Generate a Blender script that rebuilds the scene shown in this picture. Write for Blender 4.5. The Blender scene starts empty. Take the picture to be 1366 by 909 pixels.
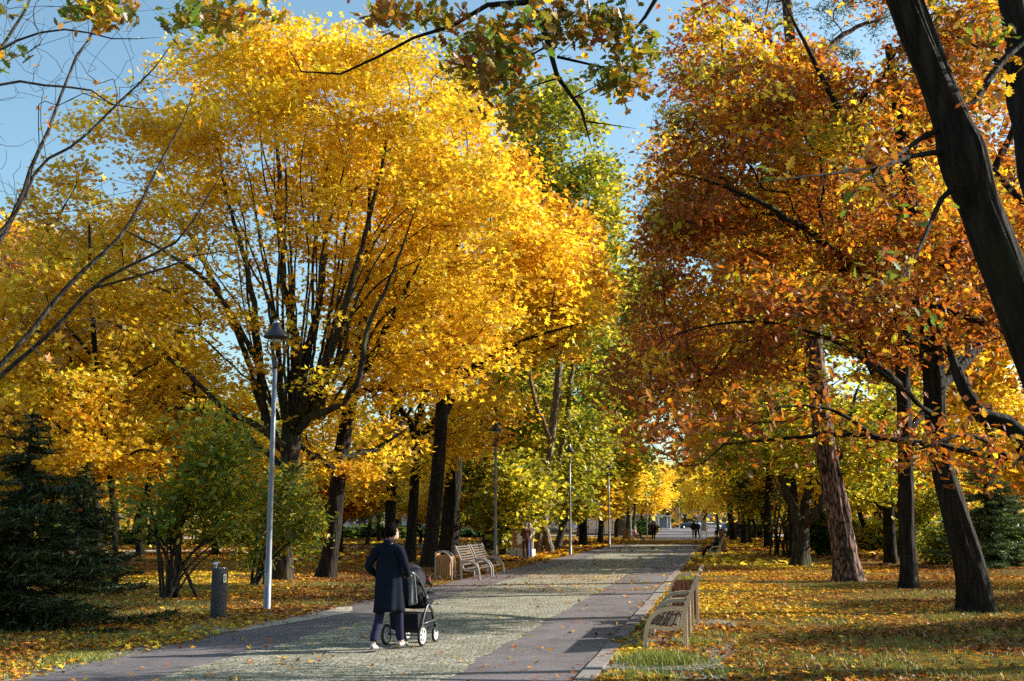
import bpy, bmesh, math, random
import numpy as np
from mathutils import Vector, Matrix, noise

SC = bpy.context.scene
COL = SC.collection
R = math.radians
PI = math.pi

# ------------------------------------------------------------------ camera
FPX, CAMH, HOR = 1500.0, 1.8, 695.0          # focal length in photo pixels, eye height, horizon row
TH = math.atan((HOR - 454.5) / FPX)
cam_d = bpy.data.cameras.new('camera')
cam = bpy.data.objects.new('camera', cam_d)
COL.objects.link(cam)
cam_d.sensor_width = 36.0
cam_d.lens = FPX / 1366.0 * 36.0
cam_d.clip_start = 0.1
cam_d.clip_end = 4000
cam.location = (0, 0, CAMH)
cam.rotation_euler = (PI / 2 + TH, 0, 0)
SC.camera = cam

def ray(px, py):
    u = (px - 683.0) / FPX
    v = (454.5 - py) / FPX
    return np.array([u, math.cos(TH) - v * math.sin(TH), math.sin(TH) + v * math.cos(TH)])

def G(px, py):
    d = ray(px, py)
    t = -CAMH / d[2]
    return np.array([d[0] * t, d[1] * t, 0.0])

def P(px, py, Y):
    d = ray(px, py)
    t = Y / d[1]
    return np.array([d[0] * t, Y, CAMH + d[2] * t])

def to_px(p):
    d = np.array(p) - np.array([0, 0, CAMH])
    f = d[1] * math.cos(TH) + d[2] * math.sin(TH)
    v = -d[1] * math.sin(TH) + d[2] * math.cos(TH)
    return 683 + FPX * d[0] / f, 454.5 - FPX * v / f

YAW = R(10.4)
CS, SN = math.cos(YAW), math.sin(YAW)
def S2(s, t, z=0.0):                          # path coordinates: s across, t along
    return np.array([s * CS + t * SN, -s * SN + t * CS, z])
def toS(x, y):
    return x * CS - y * SN, x * SN + y * CS

# ------------------------------------------------------------------ light
AZ, EL = R(76), R(27)
SUN = Vector((math.sin(AZ) * math.cos(EL), math.cos(AZ) * math.cos(EL), math.sin(EL)))
sun_d = bpy.data.lights.new('sun', 'SUN')
sun_d.energy = 5.0
sun_d.angle = R(0.5)
sun_d.color = (1.0, 0.93, 0.82)
sun = bpy.data.objects.new('sun', sun_d)
COL.objects.link(sun)
sun.rotation_euler = SUN.to_track_quat('Z', 'Y').to_euler()

W = bpy.data.worlds.new('World')
SC.world = W
W.use_nodes = True
nt = W.node_tree
bg = nt.nodes['Background']
sky = nt.nodes.new('ShaderNodeTexSky')
sky.sky_type = 'NISHITA'
sky.sun_disc = False
sky.sun_elevation = EL
sky.sun_rotation = AZ
sky.air_density = 1.0
sky.dust_density = 1.8
sky.ozone_density = 1.0
tintn = nt.nodes.new('ShaderNodeMixRGB')
tintn.blend_type = 'MULTIPLY'
tintn.inputs[0].default_value = 1.0
tintn.inputs[2].default_value = (0.92, 1.11, 1.06, 1)
nt.links.new(sky.outputs[0], tintn.inputs[1])
nt.links.new(tintn.outputs[0], bg.inputs[0])
bg.inputs[1].default_value = 0.102

SC.view_settings.view_transform = 'Standard'
SC.view_settings.look = 'None'
SC.view_settings.exposure = 0.0
SC.view_settings.gamma = 1.0
SC.cycles.max_bounces = 6
SC.cycles.diffuse_bounces = 3
SC.cycles.glossy_bounces = 2
SC.cycles.transmission_bounces = 4
SC.cycles.transparent_max_bounces = 4
SC.cycles.caustics_reflective = False
SC.cycles.caustics_refractive = False
SC.cycles.use_denoising = False
SC.cycles.sample_clamp_indirect = 6

# ------------------------------------------------------------------ materials
def new_mat(name):
    m = bpy.data.materials.new(name)
    m.use_nodes = True
    n = m.node_tree.nodes
    for x in list(n):
        n.remove(x)
    return m, n, m.node_tree.links

def plain(name, col, rough=0.6, metal=0.0, var=0.18, scale=14.0, bump=0.0, spec=0.5):
    m, n, l = new_mat(name)
    out = n.new('ShaderNodeOutputMaterial')
    b = n.new('ShaderNodeBsdfPrincipled')
    l.new(b.outputs[0], out.inputs[0])
    b.inputs['Roughness'].default_value = rough
    b.inputs['Metallic'].default_value = metal
    b.inputs['Specular IOR Level'].default_value = spec
    tc = n.new('ShaderNodeTexCoord')
    nz = n.new('ShaderNodeTexNoise')
    nz.inputs['Scale'].default_value = scale
    nz.inputs['Detail'].default_value = 5
    l.new(tc.outputs['Object'], nz.inputs['Vector'])
    mx = n.new('ShaderNodeMixRGB')
    mx.inputs[1].default_value = tuple(c * (1 - var) for c in col) + (1,)
    mx.inputs[2].default_value = tuple(min(1, c * (1 + var)) for c in col) + (1,)
    l.new(nz.outputs[0], mx.inputs[0])
    l.new(mx.outputs[0], b.inputs['Base Color'])
    if bump:
        bp = n.new('ShaderNodeBump')
        bp.inputs['Strength'].default_value = bump
        bp.inputs['Distance'].default_value = 0.02
        l.new(nz.outputs[0], bp.inputs['Height'])
        l.new(bp.outputs[0], b.inputs['Normal'])
    return m

def wood_mat(name, c1, c2, rough=0.6):
    m, n, l = new_mat(name)
    out = n.new('ShaderNodeOutputMaterial')
    b = n.new('ShaderNodeBsdfPrincipled')
    l.new(b.outputs[0], out.inputs[0])
    b.inputs['Roughness'].default_value = rough
    tc = n.new('ShaderNodeTexCoord')
    mp = n.new('ShaderNodeMapping')
    mp.inputs['Scale'].default_value = (22, 22, 2.2)
    nz = n.new('ShaderNodeTexNoise')
    nz.inputs['Scale'].default_value = 2.0
    nz.inputs['Detail'].default_value = 6
    l.new(tc.outputs['Object'], mp.inputs[0])
    l.new(mp.outputs[0], nz.inputs['Vector'])
    mx = n.new('ShaderNodeMixRGB')
    mx.inputs[1].default_value = c1 + (1,)
    mx.inputs[2].default_value = c2 + (1,)
    l.new(nz.outputs[0], mx.inputs[0])
    l.new(mx.outputs[0], b.inputs['Base Color'])
    return m

def bark_mat(name, dark, light, sx=9.0, sz=1.6, moss=None, bump=0.9, lo=0.08, hi=0.75):
    m, n, l = new_mat(name)
    out = n.new('ShaderNodeOutputMaterial')
    b = n.new('ShaderNodeBsdfPrincipled')
    l.new(b.outputs[0], out.inputs[0])
    b.inputs['Roughness'].default_value = 0.9
    b.inputs['Specular IOR Level'].default_value = 0.2
    tc = n.new('ShaderNodeTexCoord')
    mp = n.new('ShaderNodeMapping')
    mp.inputs['Scale'].default_value = (sx, sx, sz)
    l.new(tc.outputs['Object'], mp.inputs[0])
    vo = n.new('ShaderNodeTexVoronoi')
    vo.feature = 'DISTANCE_TO_EDGE'
    vo.inputs['Scale'].default_value = 1.0
    nz = n.new('ShaderNodeTexNoise')
    nz.inputs['Scale'].default_value = 1.3
    nz.inputs['Detail'].default_value = 8
    nz.inputs['Roughness'].default_value = 0.65
    l.new(mp.outputs[0], nz.inputs['Vector'])
    ad = n.new('ShaderNodeVectorMath')
    ad.operation = 'ADD'
    l.new(mp.outputs[0], ad.inputs[0])
    l.new(nz.outputs['Color'], ad.inputs[1])
    l.new(ad.outputs[0], vo.inputs['Vector'])
    mul = n.new('ShaderNodeMath')
    mul.operation = 'MULTIPLY_ADD'
    mul.inputs[1].default_value = 1.6
    l.new(vo.outputs['Distance'], mul.inputs[0])
    sub = n.new('ShaderNodeMath')
    sub.operation = 'MULTIPLY_ADD'
    sub.inputs[1].default_value = 0.9
    sub.inputs[2].default_value = -0.25
    l.new(nz.outputs[0], sub.inputs[0])
    l.new(sub.outputs[0], mul.inputs[2])
    cr = n.new('ShaderNodeValToRGB')
    cr.color_ramp.elements[0].position = lo
    cr.color_ramp.elements[0].color = dark + (1,)
    cr.color_ramp.elements[1].position = hi
    cr.color_ramp.elements[1].color = light + (1,)
    l.new(mul.outputs[0], cr.inputs[0])
    src = cr.outputs[0]
    if moss:
        n2 = n.new('ShaderNodeTexNoise')
        n2.inputs['Scale'].default_value = 1.1
        n2.inputs['Detail'].default_value = 5
        l.new(tc.outputs['Object'], n2.inputs['Vector'])
        c2 = n.new('ShaderNodeValToRGB')
        c2.color_ramp.elements[0].position = 0.5
        c2.color_ramp.elements[1].position = 0.7
        l.new(n2.outputs[0], c2.inputs[0])
        mx = n.new('ShaderNodeMixRGB')
        mx.inputs[2].default_value = moss + (1,)
        l.new(c2.outputs[0], mx.inputs[0])
        l.new(src, mx.inputs[1])
        src = mx.outputs[0]
    l.new(src, b.inputs['Base Color'])
    bp = n.new('ShaderNodeBump')
    bp.inputs['Strength'].default_value = bump
    bp.inputs['Distance'].default_value = 0.05
    l.new(mul.outputs[0], bp.inputs['Height'])
    l.new(bp.outputs[0], b.inputs['Normal'])
    return m

def leaf_mat(name, trans=0.5, gloss=0.05, tgain=1.25, rough=0.45):
    m, n, l = new_mat(name)
    out = n.new('ShaderNodeOutputMaterial')
    at = n.new('ShaderNodeAttribute')
    at.attribute_name = 'tint'
    d = n.new('ShaderNodeBsdfDiffuse')
    t = n.new('ShaderNodeBsdfTranslucent')
    g = n.new('ShaderNodeBsdfGlossy')
    g.inputs['Roughness'].default_value = rough
    l.new(at.outputs['Color'], d.inputs['Color'])
    gm = n.new('ShaderNodeMixRGB')
    gm.blend_type = 'MULTIPLY'
    gm.inputs[0].default_value = 1.0
    gm.inputs[2].default_value = (tgain, tgain * 0.95, tgain * 0.7, 1)
    l.new(at.outputs['Color'], gm.inputs[1])
    l.new(gm.outputs[0], t.inputs['Color'])
    m1 = n.new('ShaderNodeMixShader')
    m1.inputs[0].default_value = trans
    l.new(d.outputs[0], m1.inputs[1])
    l.new(t.outputs[0], m1.inputs[2])
    m2 = n.new('ShaderNodeMixShader')
    m2.inputs[0].default_value = gloss
    l.new(m1.outputs[0], m2.inputs[1])
    l.new(g.outputs[0], m2.inputs[2])
    l.new(m2.outputs[0], out.inputs[0])
    return m

M = {}
M['leaf'] = leaf_mat('leaf', 0.55, 0.035)
M['needle'] = leaf_mat('needle', 0.2, 0.03)
M['litter'] = leaf_mat('litter', 0.15, 0.04)
M['bark_maple'] = bark_mat('bark_maple', (0.008, 0.006, 0.005), (0.07, 0.054, 0.042), 7, 1.6, moss=(0.055, 0.06, 0.02))
M['bark_dark'] = bark_mat('bark_dark', (0.004, 0.003, 0.0025), (0.029, 0.022, 0.017), 8, 1.4)
M['bark_oak'] = bark_mat('bark_oak', (0.003, 0.0025, 0.002), (0.030, 0.023, 0.018), 9, 1.3, moss=(0.018, 0.018, 0.008), bump=1.0)
M['bark_pine'] = bark_mat('bark_pine', (0.006, 0.004, 0.003), (0.25, 0.15, 0.115), 8.5, 2.6, bump=1.0, lo=.2, hi=.7)
M['bark_pale'] = bark_mat('bark_pale', (0.05, 0.04, 0.03), (0.26, 0.21, 0.15), 6, 1.5)
M['bark_grey'] = bark_mat('bark_grey', (0.012, 0.010, 0.008), (0.085, 0.07, 0.055), 10, 3)

# ------------------------------------------------------------------ object helpers
def tag(o, label=None, cat=None, group=None, kind=None):
    if label: o['label'] = label
    if cat: o['category'] = cat
    if group: o['group'] = group
    if kind: o['kind'] = kind
    return o

def empty(name, loc=(0, 0, 0), rz=0.0, label=None, cat=None, group=None):
    o = bpy.data.objects.new(name, None)
    COL.objects.link(o)
    o.location = tuple(loc)
    o.rotation_euler = (0, 0, rz)
    o.empty_display_size = 0.2
    return tag(o, label, cat, group)

def link(name, me, parent=None):
    o = bpy.data.objects.new(name, me)
    COL.objects.link(o)
    if parent is not None:
        o.parent = parent
    return o

def copy_tree(o, parent=None):
    c = o.copy()
    COL.objects.link(c)
    if parent is not None:
        c.parent = parent
    for ch in [k for k in o.children]:
        copy_tree(ch, c)
    return c

def mesh_np(name, V, loops, totals, mats, midx=None, col=None, smooth=False):
    me = bpy.data.meshes.new(name)
    V = np.ascontiguousarray(V, dtype=np.float32)
    loops = np.ascontiguousarray(loops, dtype=np.int32).ravel()
    totals = np.ascontiguousarray(totals, dtype=np.int32).ravel()
    me.vertices.add(len(V))
    me.vertices.foreach_set('co', V.ravel())
    me.loops.add(len(loops))
    me.loops.foreach_set('vertex_index', loops)
    me.polygons.add(len(totals))
    st = np.zeros(len(totals), dtype=np.int32)
    st[1:] = np.cumsum(totals)[:-1]
    me.polygons.foreach_set('loop_start', st)
    if midx is not None:
        me.polygons.foreach_set('material_index', np.ascontiguousarray(midx, dtype=np.int32))
    if smooth is not False:
        sm = np.ones(len(totals), dtype=bool) if smooth is True else np.ascontiguousarray(smooth, dtype=bool)
        me.polygons.foreach_set('use_smooth', sm)
    for m in mats:
        me.materials.append(m)
    if col is not None:
        a = me.attributes.new('tint', 'FLOAT_COLOR', 'POINT')
        c4 = np.ones((len(V), 4), dtype=np.float32)
        c4[:, :3] = col
        a.data.foreach_set('color', c4.ravel())
    me.update(calc_edges=True)
    return me

class MB:
    """collects shapes, links them as ONE mesh object"""
    def __init__(s):
        s.v, s.f, s.sm = [], [], []
    def add(s, verts, faces, smooth=False):
        b = len(s.v)
        s.v += [tuple(v) for v in verts]
        for f in faces:
            s.f.append([i + b for i in f])
            s.sm.append(smooth)
        return s
    def box(s, c, d, rz=0.0, bev=0.0, mat=None):
        hx, hy, hz = d[0] / 2, d[1] / 2, d[2] / 2
        if bev <= 0:
            vs = [(x, y, z) for z in (-hz, hz) for x, y in ((-hx, -hy), (hx, -hy), (hx, hy), (-hx, hy))]
            fs = [(3, 2, 1, 0), (4, 5, 6, 7), (0, 1, 5, 4), (1, 2, 6, 5), (2, 3, 7, 6), (3, 0, 4, 7)]
        else:
            bm = bmesh.new()
            bmesh.ops.create_cube(bm, size=1)
            for v in bm.verts:
                v.co = (v.co.x * d[0], v.co.y * d[1], v.co.z * d[2])
            bmesh.ops.bevel(bm, geom=bm.edges[:], offset=bev, segments=2, affect='EDGES', profile=0.6)
            bm.verts.index_update()
            vs = [tuple(v.co) for v in bm.verts]
            fs = [[v.index for v in f.verts] for f in bm.faces]
            bm.free()
        c_, s_ = math.cos(rz), math.sin(rz)
        out = []
        for x, y, z in vs:
            p = Vector((x, y, z))
            if mat is not None:
                p = mat @ p
            out.append((c[0] + c_ * p.x - s_ * p.y, c[1] + s_ * p.x + c_ * p.y, c[2] + p.z))
        return s.add(out, fs)
    def tube(s, pts, rad, sides=8, cap=True, smooth=True, flat=None):
        """flat=(w,h): rectangular bar instead of round"""
        pts = np.array(pts, dtype=float)
        n = len(pts)
        rad = np.array([rad] * n if np.isscalar(rad) else rad, dtype=float)
        V, F = tube_np(pts, rad, sides, flat)
        fs = [list(f) for f in F]
        if cap:
            k = sides if flat is None else 4
            fs.append(list(range(k))[::-1])
            fs.append([(n - 1) * k + i for i in range(k)])
        return s.add(V, fs, smooth and flat is None)
    def lathe(s, prof, c=(0, 0, 0), sides=20, smooth=True, cap=True):
        vs, fs = [], []
        for r, z in prof:
            for i in range(sides):
                a = 2 * PI * i / sides
                vs.append((c[0] + r * math.cos(a), c[1] + r * math.sin(a), c[2] + z))
        for k in range(len(prof) - 1):
            for i in range(sides):
                j = (i + 1) % sides
                fs.append((k * sides + i, k * sides + j, (k + 1) * sides + j, (k + 1) * sides + i))
        if cap:
            fs.append(list(range(sides))[::-1])
            fs.append([(len(prof) - 1) * sides + i for i in range(sides)])
        return s.add(vs, fs, smooth)
    def loft(s, rings, cap=True, smooth=True, closed=True):
        k = len(rings[0])
        vs = [p for r in rings for p in r]
        fs = []
        for a in range(len(rings) - 1):
            for i in range(k if closed else k - 1):
                j = (i + 1) % k
                fs.append((a * k + i, a * k + j, (a + 1) * k + j, (a + 1) * k + i))
        if cap:
            fs.append(list(range(k))[::-1])
            fs.append([(len(rings) - 1) * k + i for i in range(k)])
        return s.add(vs, fs, smooth)
    def ball(s, c, r, su=14, sv=9, fn=None):
        rr = (r, r, r) if np.isscalar(r) else r
        vs, fs = [], []
        for j in range(sv + 1):
            b = PI * j / sv
            for i in range(su):
                a = 2 * PI * i / su
                d = Vector((math.sin(b) * math.cos(a), math.sin(b) * math.sin(a), math.cos(b)))
                k = fn(d) if fn else 1.0
                vs.append((c[0] + rr[0] * d.x * k, c[1] + rr[1] * d.y * k, c[2] + rr[2] * d.z * k))
        for j in range(sv):
            for i in range(su):
                i2 = (i + 1) % su
                fs.append((j * su + i, (j + 1) * su + i, (j + 1) * su + i2, j * su + i2))
        return s.add(vs, fs, True)
    def build(s, name, mat, parent=None):
        me = bpy.data.meshes.new(name)
        me.from_pydata(s.v, [], s.f)
        me.polygons.foreach_set('use_smooth', np.array(s.sm, dtype=bool))
        me.materials.append(mat)
        me.update()
        return link(name, me, parent)

def tube_np(pts, rad, sides, flat=None, wob=0.0):
    n = len(pts)
    T = np.empty_like(pts)
    T[1:-1] = pts[2:] - pts[:-2]
    T[0] = pts[1] - pts[0]
    T[-1] = pts[-1] - pts[-2]
    T /= np.maximum(np.linalg.norm(T, axis=1)[:, None], 1e-9)
    ref = np.array([0, 0, 1.0]) if abs(T[0][2]) < 0.9 else np.array([0.0, 1.0, 0])
    u = np.cross(T[0], ref)
    u /= np.linalg.norm(u)
    U = np.empty_like(pts)
    for i in range(n):
        u = u - T[i] * np.dot(u, T[i])
        nn = np.linalg.norm(u)
        u = u / nn if nn > 1e-6 else np.array([1.0, 0, 0])
        U[i] = u
    Wv = np.cross(T, U)
    if flat is None:
        a = np.arange(sides) * (2 * PI / sides)
        ca, sa = np.cos(a), np.sin(a)
        V = pts[:, None, :] + rad[:, None, None] * (U[:, None, :] * ca[None, :, None] + Wv[:, None, :] * sa[None, :, None])
        k = sides
    else:
        w, h = flat
        q = [(-w / 2, -h / 2), (w / 2, -h / 2), (w / 2, h / 2), (-w / 2, h / 2)]
        V = np.stack([pts + U * a + Wv * b for a, b in q], axis=1)
        k = 4
    V = V.reshape(-1, 3)
    i = np.arange(n - 1)[:, None] * k
    j = np.arange(k)[None, :]
    j2 = (j + 1) % k
    F = np.stack([i + j, i + j2, i + k + j2, i + k + j], axis=2).reshape(-1, 4)
    return V, F

def crom(pts, sub=4):
    """Catmull-Rom through points (any dimension)"""
    p = np.array(pts, dtype=float)
    if len(p) < 3:
        t = np.linspace(0, 1, sub + 1)[:, None]
        return p[0] * (1 - t) + p[-1] * t
    q = np.vstack([2 * p[0] - p[1], p, 2 * p[-1] - p[-2]])
    out = []
    for i in range(1, len(q) - 2):
        a, b, c, d = q[i - 1], q[i], q[i + 1], q[i + 2]
        for k in range(sub):
            t = k / sub
            out.append(0.5 * ((2 * b) + (c - a) * t + (2 * a - 5 * b + 4 * c - d) * t * t + (-a + 3 * b - 3 * c + d) * t ** 3))
    out.append(p[-1])
    return np.array(out)
# ------------------------------------------------------------------ leaves
def half(pts):
    """outline of the right half from stem to tip -> vertices, two faces folded along the midrib"""
    r = [(x, y, 0.22 * x) for x, y in pts]
    l = [(-x, y, 0.22 * x) for x, y in pts[1:-1]]
    k = len(pts)
    return np.array(r + l), [list(range(k)), [0] + [k - 1] + list(range(2 * k - 3, k - 1, -1))]
LEAF = {
    'kite': half([(0, 0), (0.42, 0.42), (0, 1)]),
    'maple': half([(0, 0.05), (0.42, 0.02), (0.26, 0.28), (0.58, 0.58), (0.2, 0.6), (0, 1)]),
    'oak': half([(0, -0.1), (0.06, 0.08), (0.2, 0.2), (0.12, 0.32), (0.34, 0.46), (0.18, 0.56), (0.38, 0.74), (0.18, 0.8), (0.16, 0.96), (0, 1.02)]),
    'lance': half([(0, 0), (0.2, 0.3), (0.17, 0.65), (0, 1)]),
    'needle': half([(0, 0), (0.09, 0.3), (0, 1)]),
}

def leaf_arrays(rng, C, size, col, kind, up=(0, 0, 1), spread=0.6, tang=None):
    tv, tf = LEAF[kind]
    n = len(C)
    nrm = rng.normal(0, spread, (n, 3)) + np.array(up)
    nrm /= np.linalg.norm(nrm, axis=1)[:, None]
    t = rng.normal(0, 1, (n, 3)) if tang is None else tang
    t = t - nrm * np.sum(t * nrm, axis=1)[:, None]
    t /= np.maximum(np.linalg.norm(t, axis=1)[:, None], 1e-6)
    b = np.cross(nrm, t)
    s = size[:, None, None]
    cu = rng.uniform(0.3, 1.8, (n, 1, 1))
    V = C[:, None, :] + s * (b[:, None, :] * tv[None, :, 0:1] + t[:, None, :] * (tv[None, :, 1:2] - 0.4) + nrm[:, None, :] * tv[None, :, 2:3] * cu)
    k = len(tv)
    base = (np.arange(n) * k)[:, None]
    loops = np.concatenate([base + np.array(f)[None, :] for f in tf], axis=1).ravel()
    tot = np.tile(np.array([len(f) for f in tf]), n)
    return V.reshape(-1, 3), loops, tot, np.repeat(col, k, axis=0)

def pick(rng, pal, n):
    cols = np.array([p[1] for p in pal], dtype=float)
    w = np.array([p[0] for p in pal], dtype=float)
    return cols[rng.choice(len(pal), n, p=w / w.sum())]

# leaf colours (real reflectances)
YEL, GOLD, AMB, ORG = (0.86, 0.66, 0.05), (0.78, 0.50, 0.03), (0.62, 0.29, 0.015), (0.52, 0.17, 0.012)
RUST, BRN, DRY = (0.34, 0.085, 0.012), (0.22, 0.07, 0.015), (0.16, 0.075, 0.03)
LIME, OLIV, GRN, DGR = (0.40, 0.38, 0.03), (0.17, 0.17, 0.02), (0.085, 0.15, 0.018), (0.03, 0.06, 0.015)
PAL = {
    'yellow': [(7, YEL), (5, GOLD), (1, AMB), (1, LIME)],
    'deepyellow': [(4, YEL), (6, GOLD), (2.4, AMB), (1, LIME), (0.4, ORG)],
    'amber': [(2, GOLD), (5, AMB), (4, ORG), (1, RUST)],
    'ambergold': [(4.5, GOLD), (5, AMB), (1.2, ORG), (1, OLIV)],
    'lime': [(4, LIME), (3, OLIV), (2, YEL), (2, GRN)],
    'green': [(4, OLIV), (4, GRN), (3, LIME), (0.6, GOLD)],
    'oak': [(8.5, RUST), (5.5, BRN), (2.6, ORG), (.6, AMB), (1, GOLD), (1.3, OLIV), (1.1, LIME), (.7, YEL)],
    'oakgold': [(3.0, RUST), (2.4, BRN), (2, AMB), (3, GOLD), (1.6, OLIV), (2, LIME), (1.6, ORG), (1, YEL)],
    'oakgreen': [(4, GRN), (4, OLIV), (2.5, BRN), (1.5, RUST), (1.2, AMB), (0.6, GOLD)],
    'oakyellow': [(3, OLIV), (2, GRN), (3, GOLD), (2, AMB), (1.5, RUST)],
    'oakred': [(5, RUST), (5, BRN), (3, ORG), (1.2, AMB), (.6, GOLD), (.8, OLIV), (.4, LIME)],
    'oakbright': [(3, LIME), (2.5, OLIV), (4, GOLD), (2, YEL), (1.5, AMB), (1, ORG)],
    'poplar': [(3, LIME), (3, OLIV), (2.5, GRN), (1, YEL)],
    'shrub': [(4, (0.12, 0.20, 0.03)), (3, (0.20, 0.24, 0.035)), (2, LIME), (0.8, GOLD)],
    'pink': [(3, DRY), (2, (0.30, 0.15, 0.09)), (2, AMB), (1, RUST)],
    'bush': [(4, DGR), (3, GRN), (1, OLIV)],
}

# ------------------------------------------------------------------ branching
def resample(pl, step):
    """polyline [(x,y,z,r)] -> smooth, evenly spaced"""
    c = crom(pl, 8)
    d = np.r_[0, np.cumsum(np.linalg.norm(np.diff(c[:, :3], axis=0), axis=1))]
    n = max(2, int(d[-1] / step) + 1)
    t = np.linspace(0, d[-1], n)
    return np.stack([np.interp(t, d, c[:, k]) for k in range(c.shape[1])], axis=1)

def prim(seedP, seedL, seedD, A, bf, aw):
    n = len(A)
    ns = len(seedP)
    best = np.full(n, 1e9)
    par = np.zeros(n, dtype=int)
    for i in range(ns):
        v = A - seedP[i]
        d = np.linalg.norm(v, axis=1) + 1e-6
        c = d + bf * (seedL[i] + d) + aw * d * (1 - (v @ seedD[i]) / d)
        m = c < best
        best[m] = c[m]
        par[m] = i
    P_ = np.vstack([seedP, A])
    L = np.r_[seedL, np.zeros(n)]
    D = np.vstack([seedD, np.zeros((n, 3))])
    parent = np.full(ns + n, -1)
    open_ = np.ones(n, dtype=bool)
    order = []
    for _ in range(n):
        k = int(np.argmin(best))
        p = par[k]
        i = ns + k
        parent[i] = p
        order.append(i)
        open_[k] = False
        best[k] = 1e18
        v = P_[i] - P_[p]
        d = np.linalg.norm(v) + 1e-6
        L[i] = L[p] + d
        dd = 0.35 * D[p] + 0.65 * v / d
        D[i] = dd / (np.linalg.norm(dd) + 1e-9)
        w = A - P_[i]
        dist = np.sqrt(np.einsum('ij,ij->i', w, w)) + 1e-6
        c = dist + bf * (L[i] + dist) + aw * dist * (1 - (w @ D[i]) / dist)
        m = open_ & (c < best)
        best[m] = c[m]
        par[m] = i
    return P_, parent, order

class Wood:
    def __init__(s):
        s.V, s.F, s.n = [], [], 0
    def chain(s, pts, rad, sides, wob=0.0, rng=None):
        V, F = tube_np(np.array(pts), np.array(rad), sides)
        s.V.append(V)
        s.F.append(F + s.n)
        s.n += len(V)
    def arrays(s):
        if not s.V:
            return np.zeros((0, 3)), np.zeros((0, 4), dtype=int)
        return np.vstack(s.V), np.vstack(s.F)

def trunk_mesh(name, pl, mat, sides=28, step=0.12, flare=0.5, rough=0.06, freq=5.0, seed=0, flare_h=0.7):
    """a trunk with root flare and furrowed surface; pl = [(x,y,z,r)] local"""
    c = resample(pl, step)
    pts, rad = c[:, :3], c[:, 3].copy()
    h = pts[:, 2] - pts[0, 2]
    V, F = tube_np(pts, rad, sides)
    V = V.reshape(len(pts), sides, 3)
    for i in range(len(pts)):
        fl = flare * math.exp(-max(h[i], 0) / (flare_h * 0.5))
        for j in range(sides):
            d = V[i, j] - pts[i]
            a = 2 * PI * j / sides
            lob = 0.5 + 0.5 * math.sin(a * 5 + seed * 1.7 + 0.8 * math.sin(a * 2 + seed))
            q = Vector((math.cos(a) * 1.2 * freq * 0.4 + seed * 3.1, math.sin(a) * 1.2 * freq * 0.4, h[i] * 0.55))
            q2 = Vector((math.cos(a) * freq, math.sin(a) * freq + seed * 5.3, h[i] * 1.4))
            k = 1 + fl * (0.35 + 0.65 * lob) + rough * 1.5 * noise.noise(q) + rough * noise.noise(q2)
            V[i, j] = pts[i] + d * k
    V = V.reshape(-1, 3)
    n = len(pts)
    loops = np.concatenate([F.ravel(), np.arange(sides)[::-1], (n - 1) * sides + np.arange(sides)])
    tot = np.r_[np.full(len(F), 4), sides, sides]
    return mesh_np(name, V, loops, tot, [mat], smooth=True)

def sample_blobs(rng, blobs, n, thr=0.0, freq=0.45, shell=0.55, keep=None):
    """points in a union of ellipsoids (x,y,z,rx,ry,rz[,weight]), thinned by noise into clumps and gaps"""
    vol = np.array([(b[3] * b[4] * b[5]) ** 0.8 * (b[6] if len(b) > 6 else 1) for b in blobs])
    vol /= vol.sum()
    out = []
    sd = rng.uniform(0, 50)
    tries = 0
    while len(out) < n and tries < n * 30:
        tries += 1
        b = blobs[rng.choice(len(blobs), p=vol)]
        d = rng.normal(0, 1, 3)
        d /= np.linalg.norm(d)
        r = rng.random() ** (1 / 3.0)
        r = r ** shell
        p = np.array(b[:3]) + d * r * np.array(b[3:6])
        if noise.noise(Vector(p * freq) + Vector((sd, 0, 0))) < thr:
            continue
        if keep is not None and not keep(p):
            continue
        out.append(p)
    return np.array(out)

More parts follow.
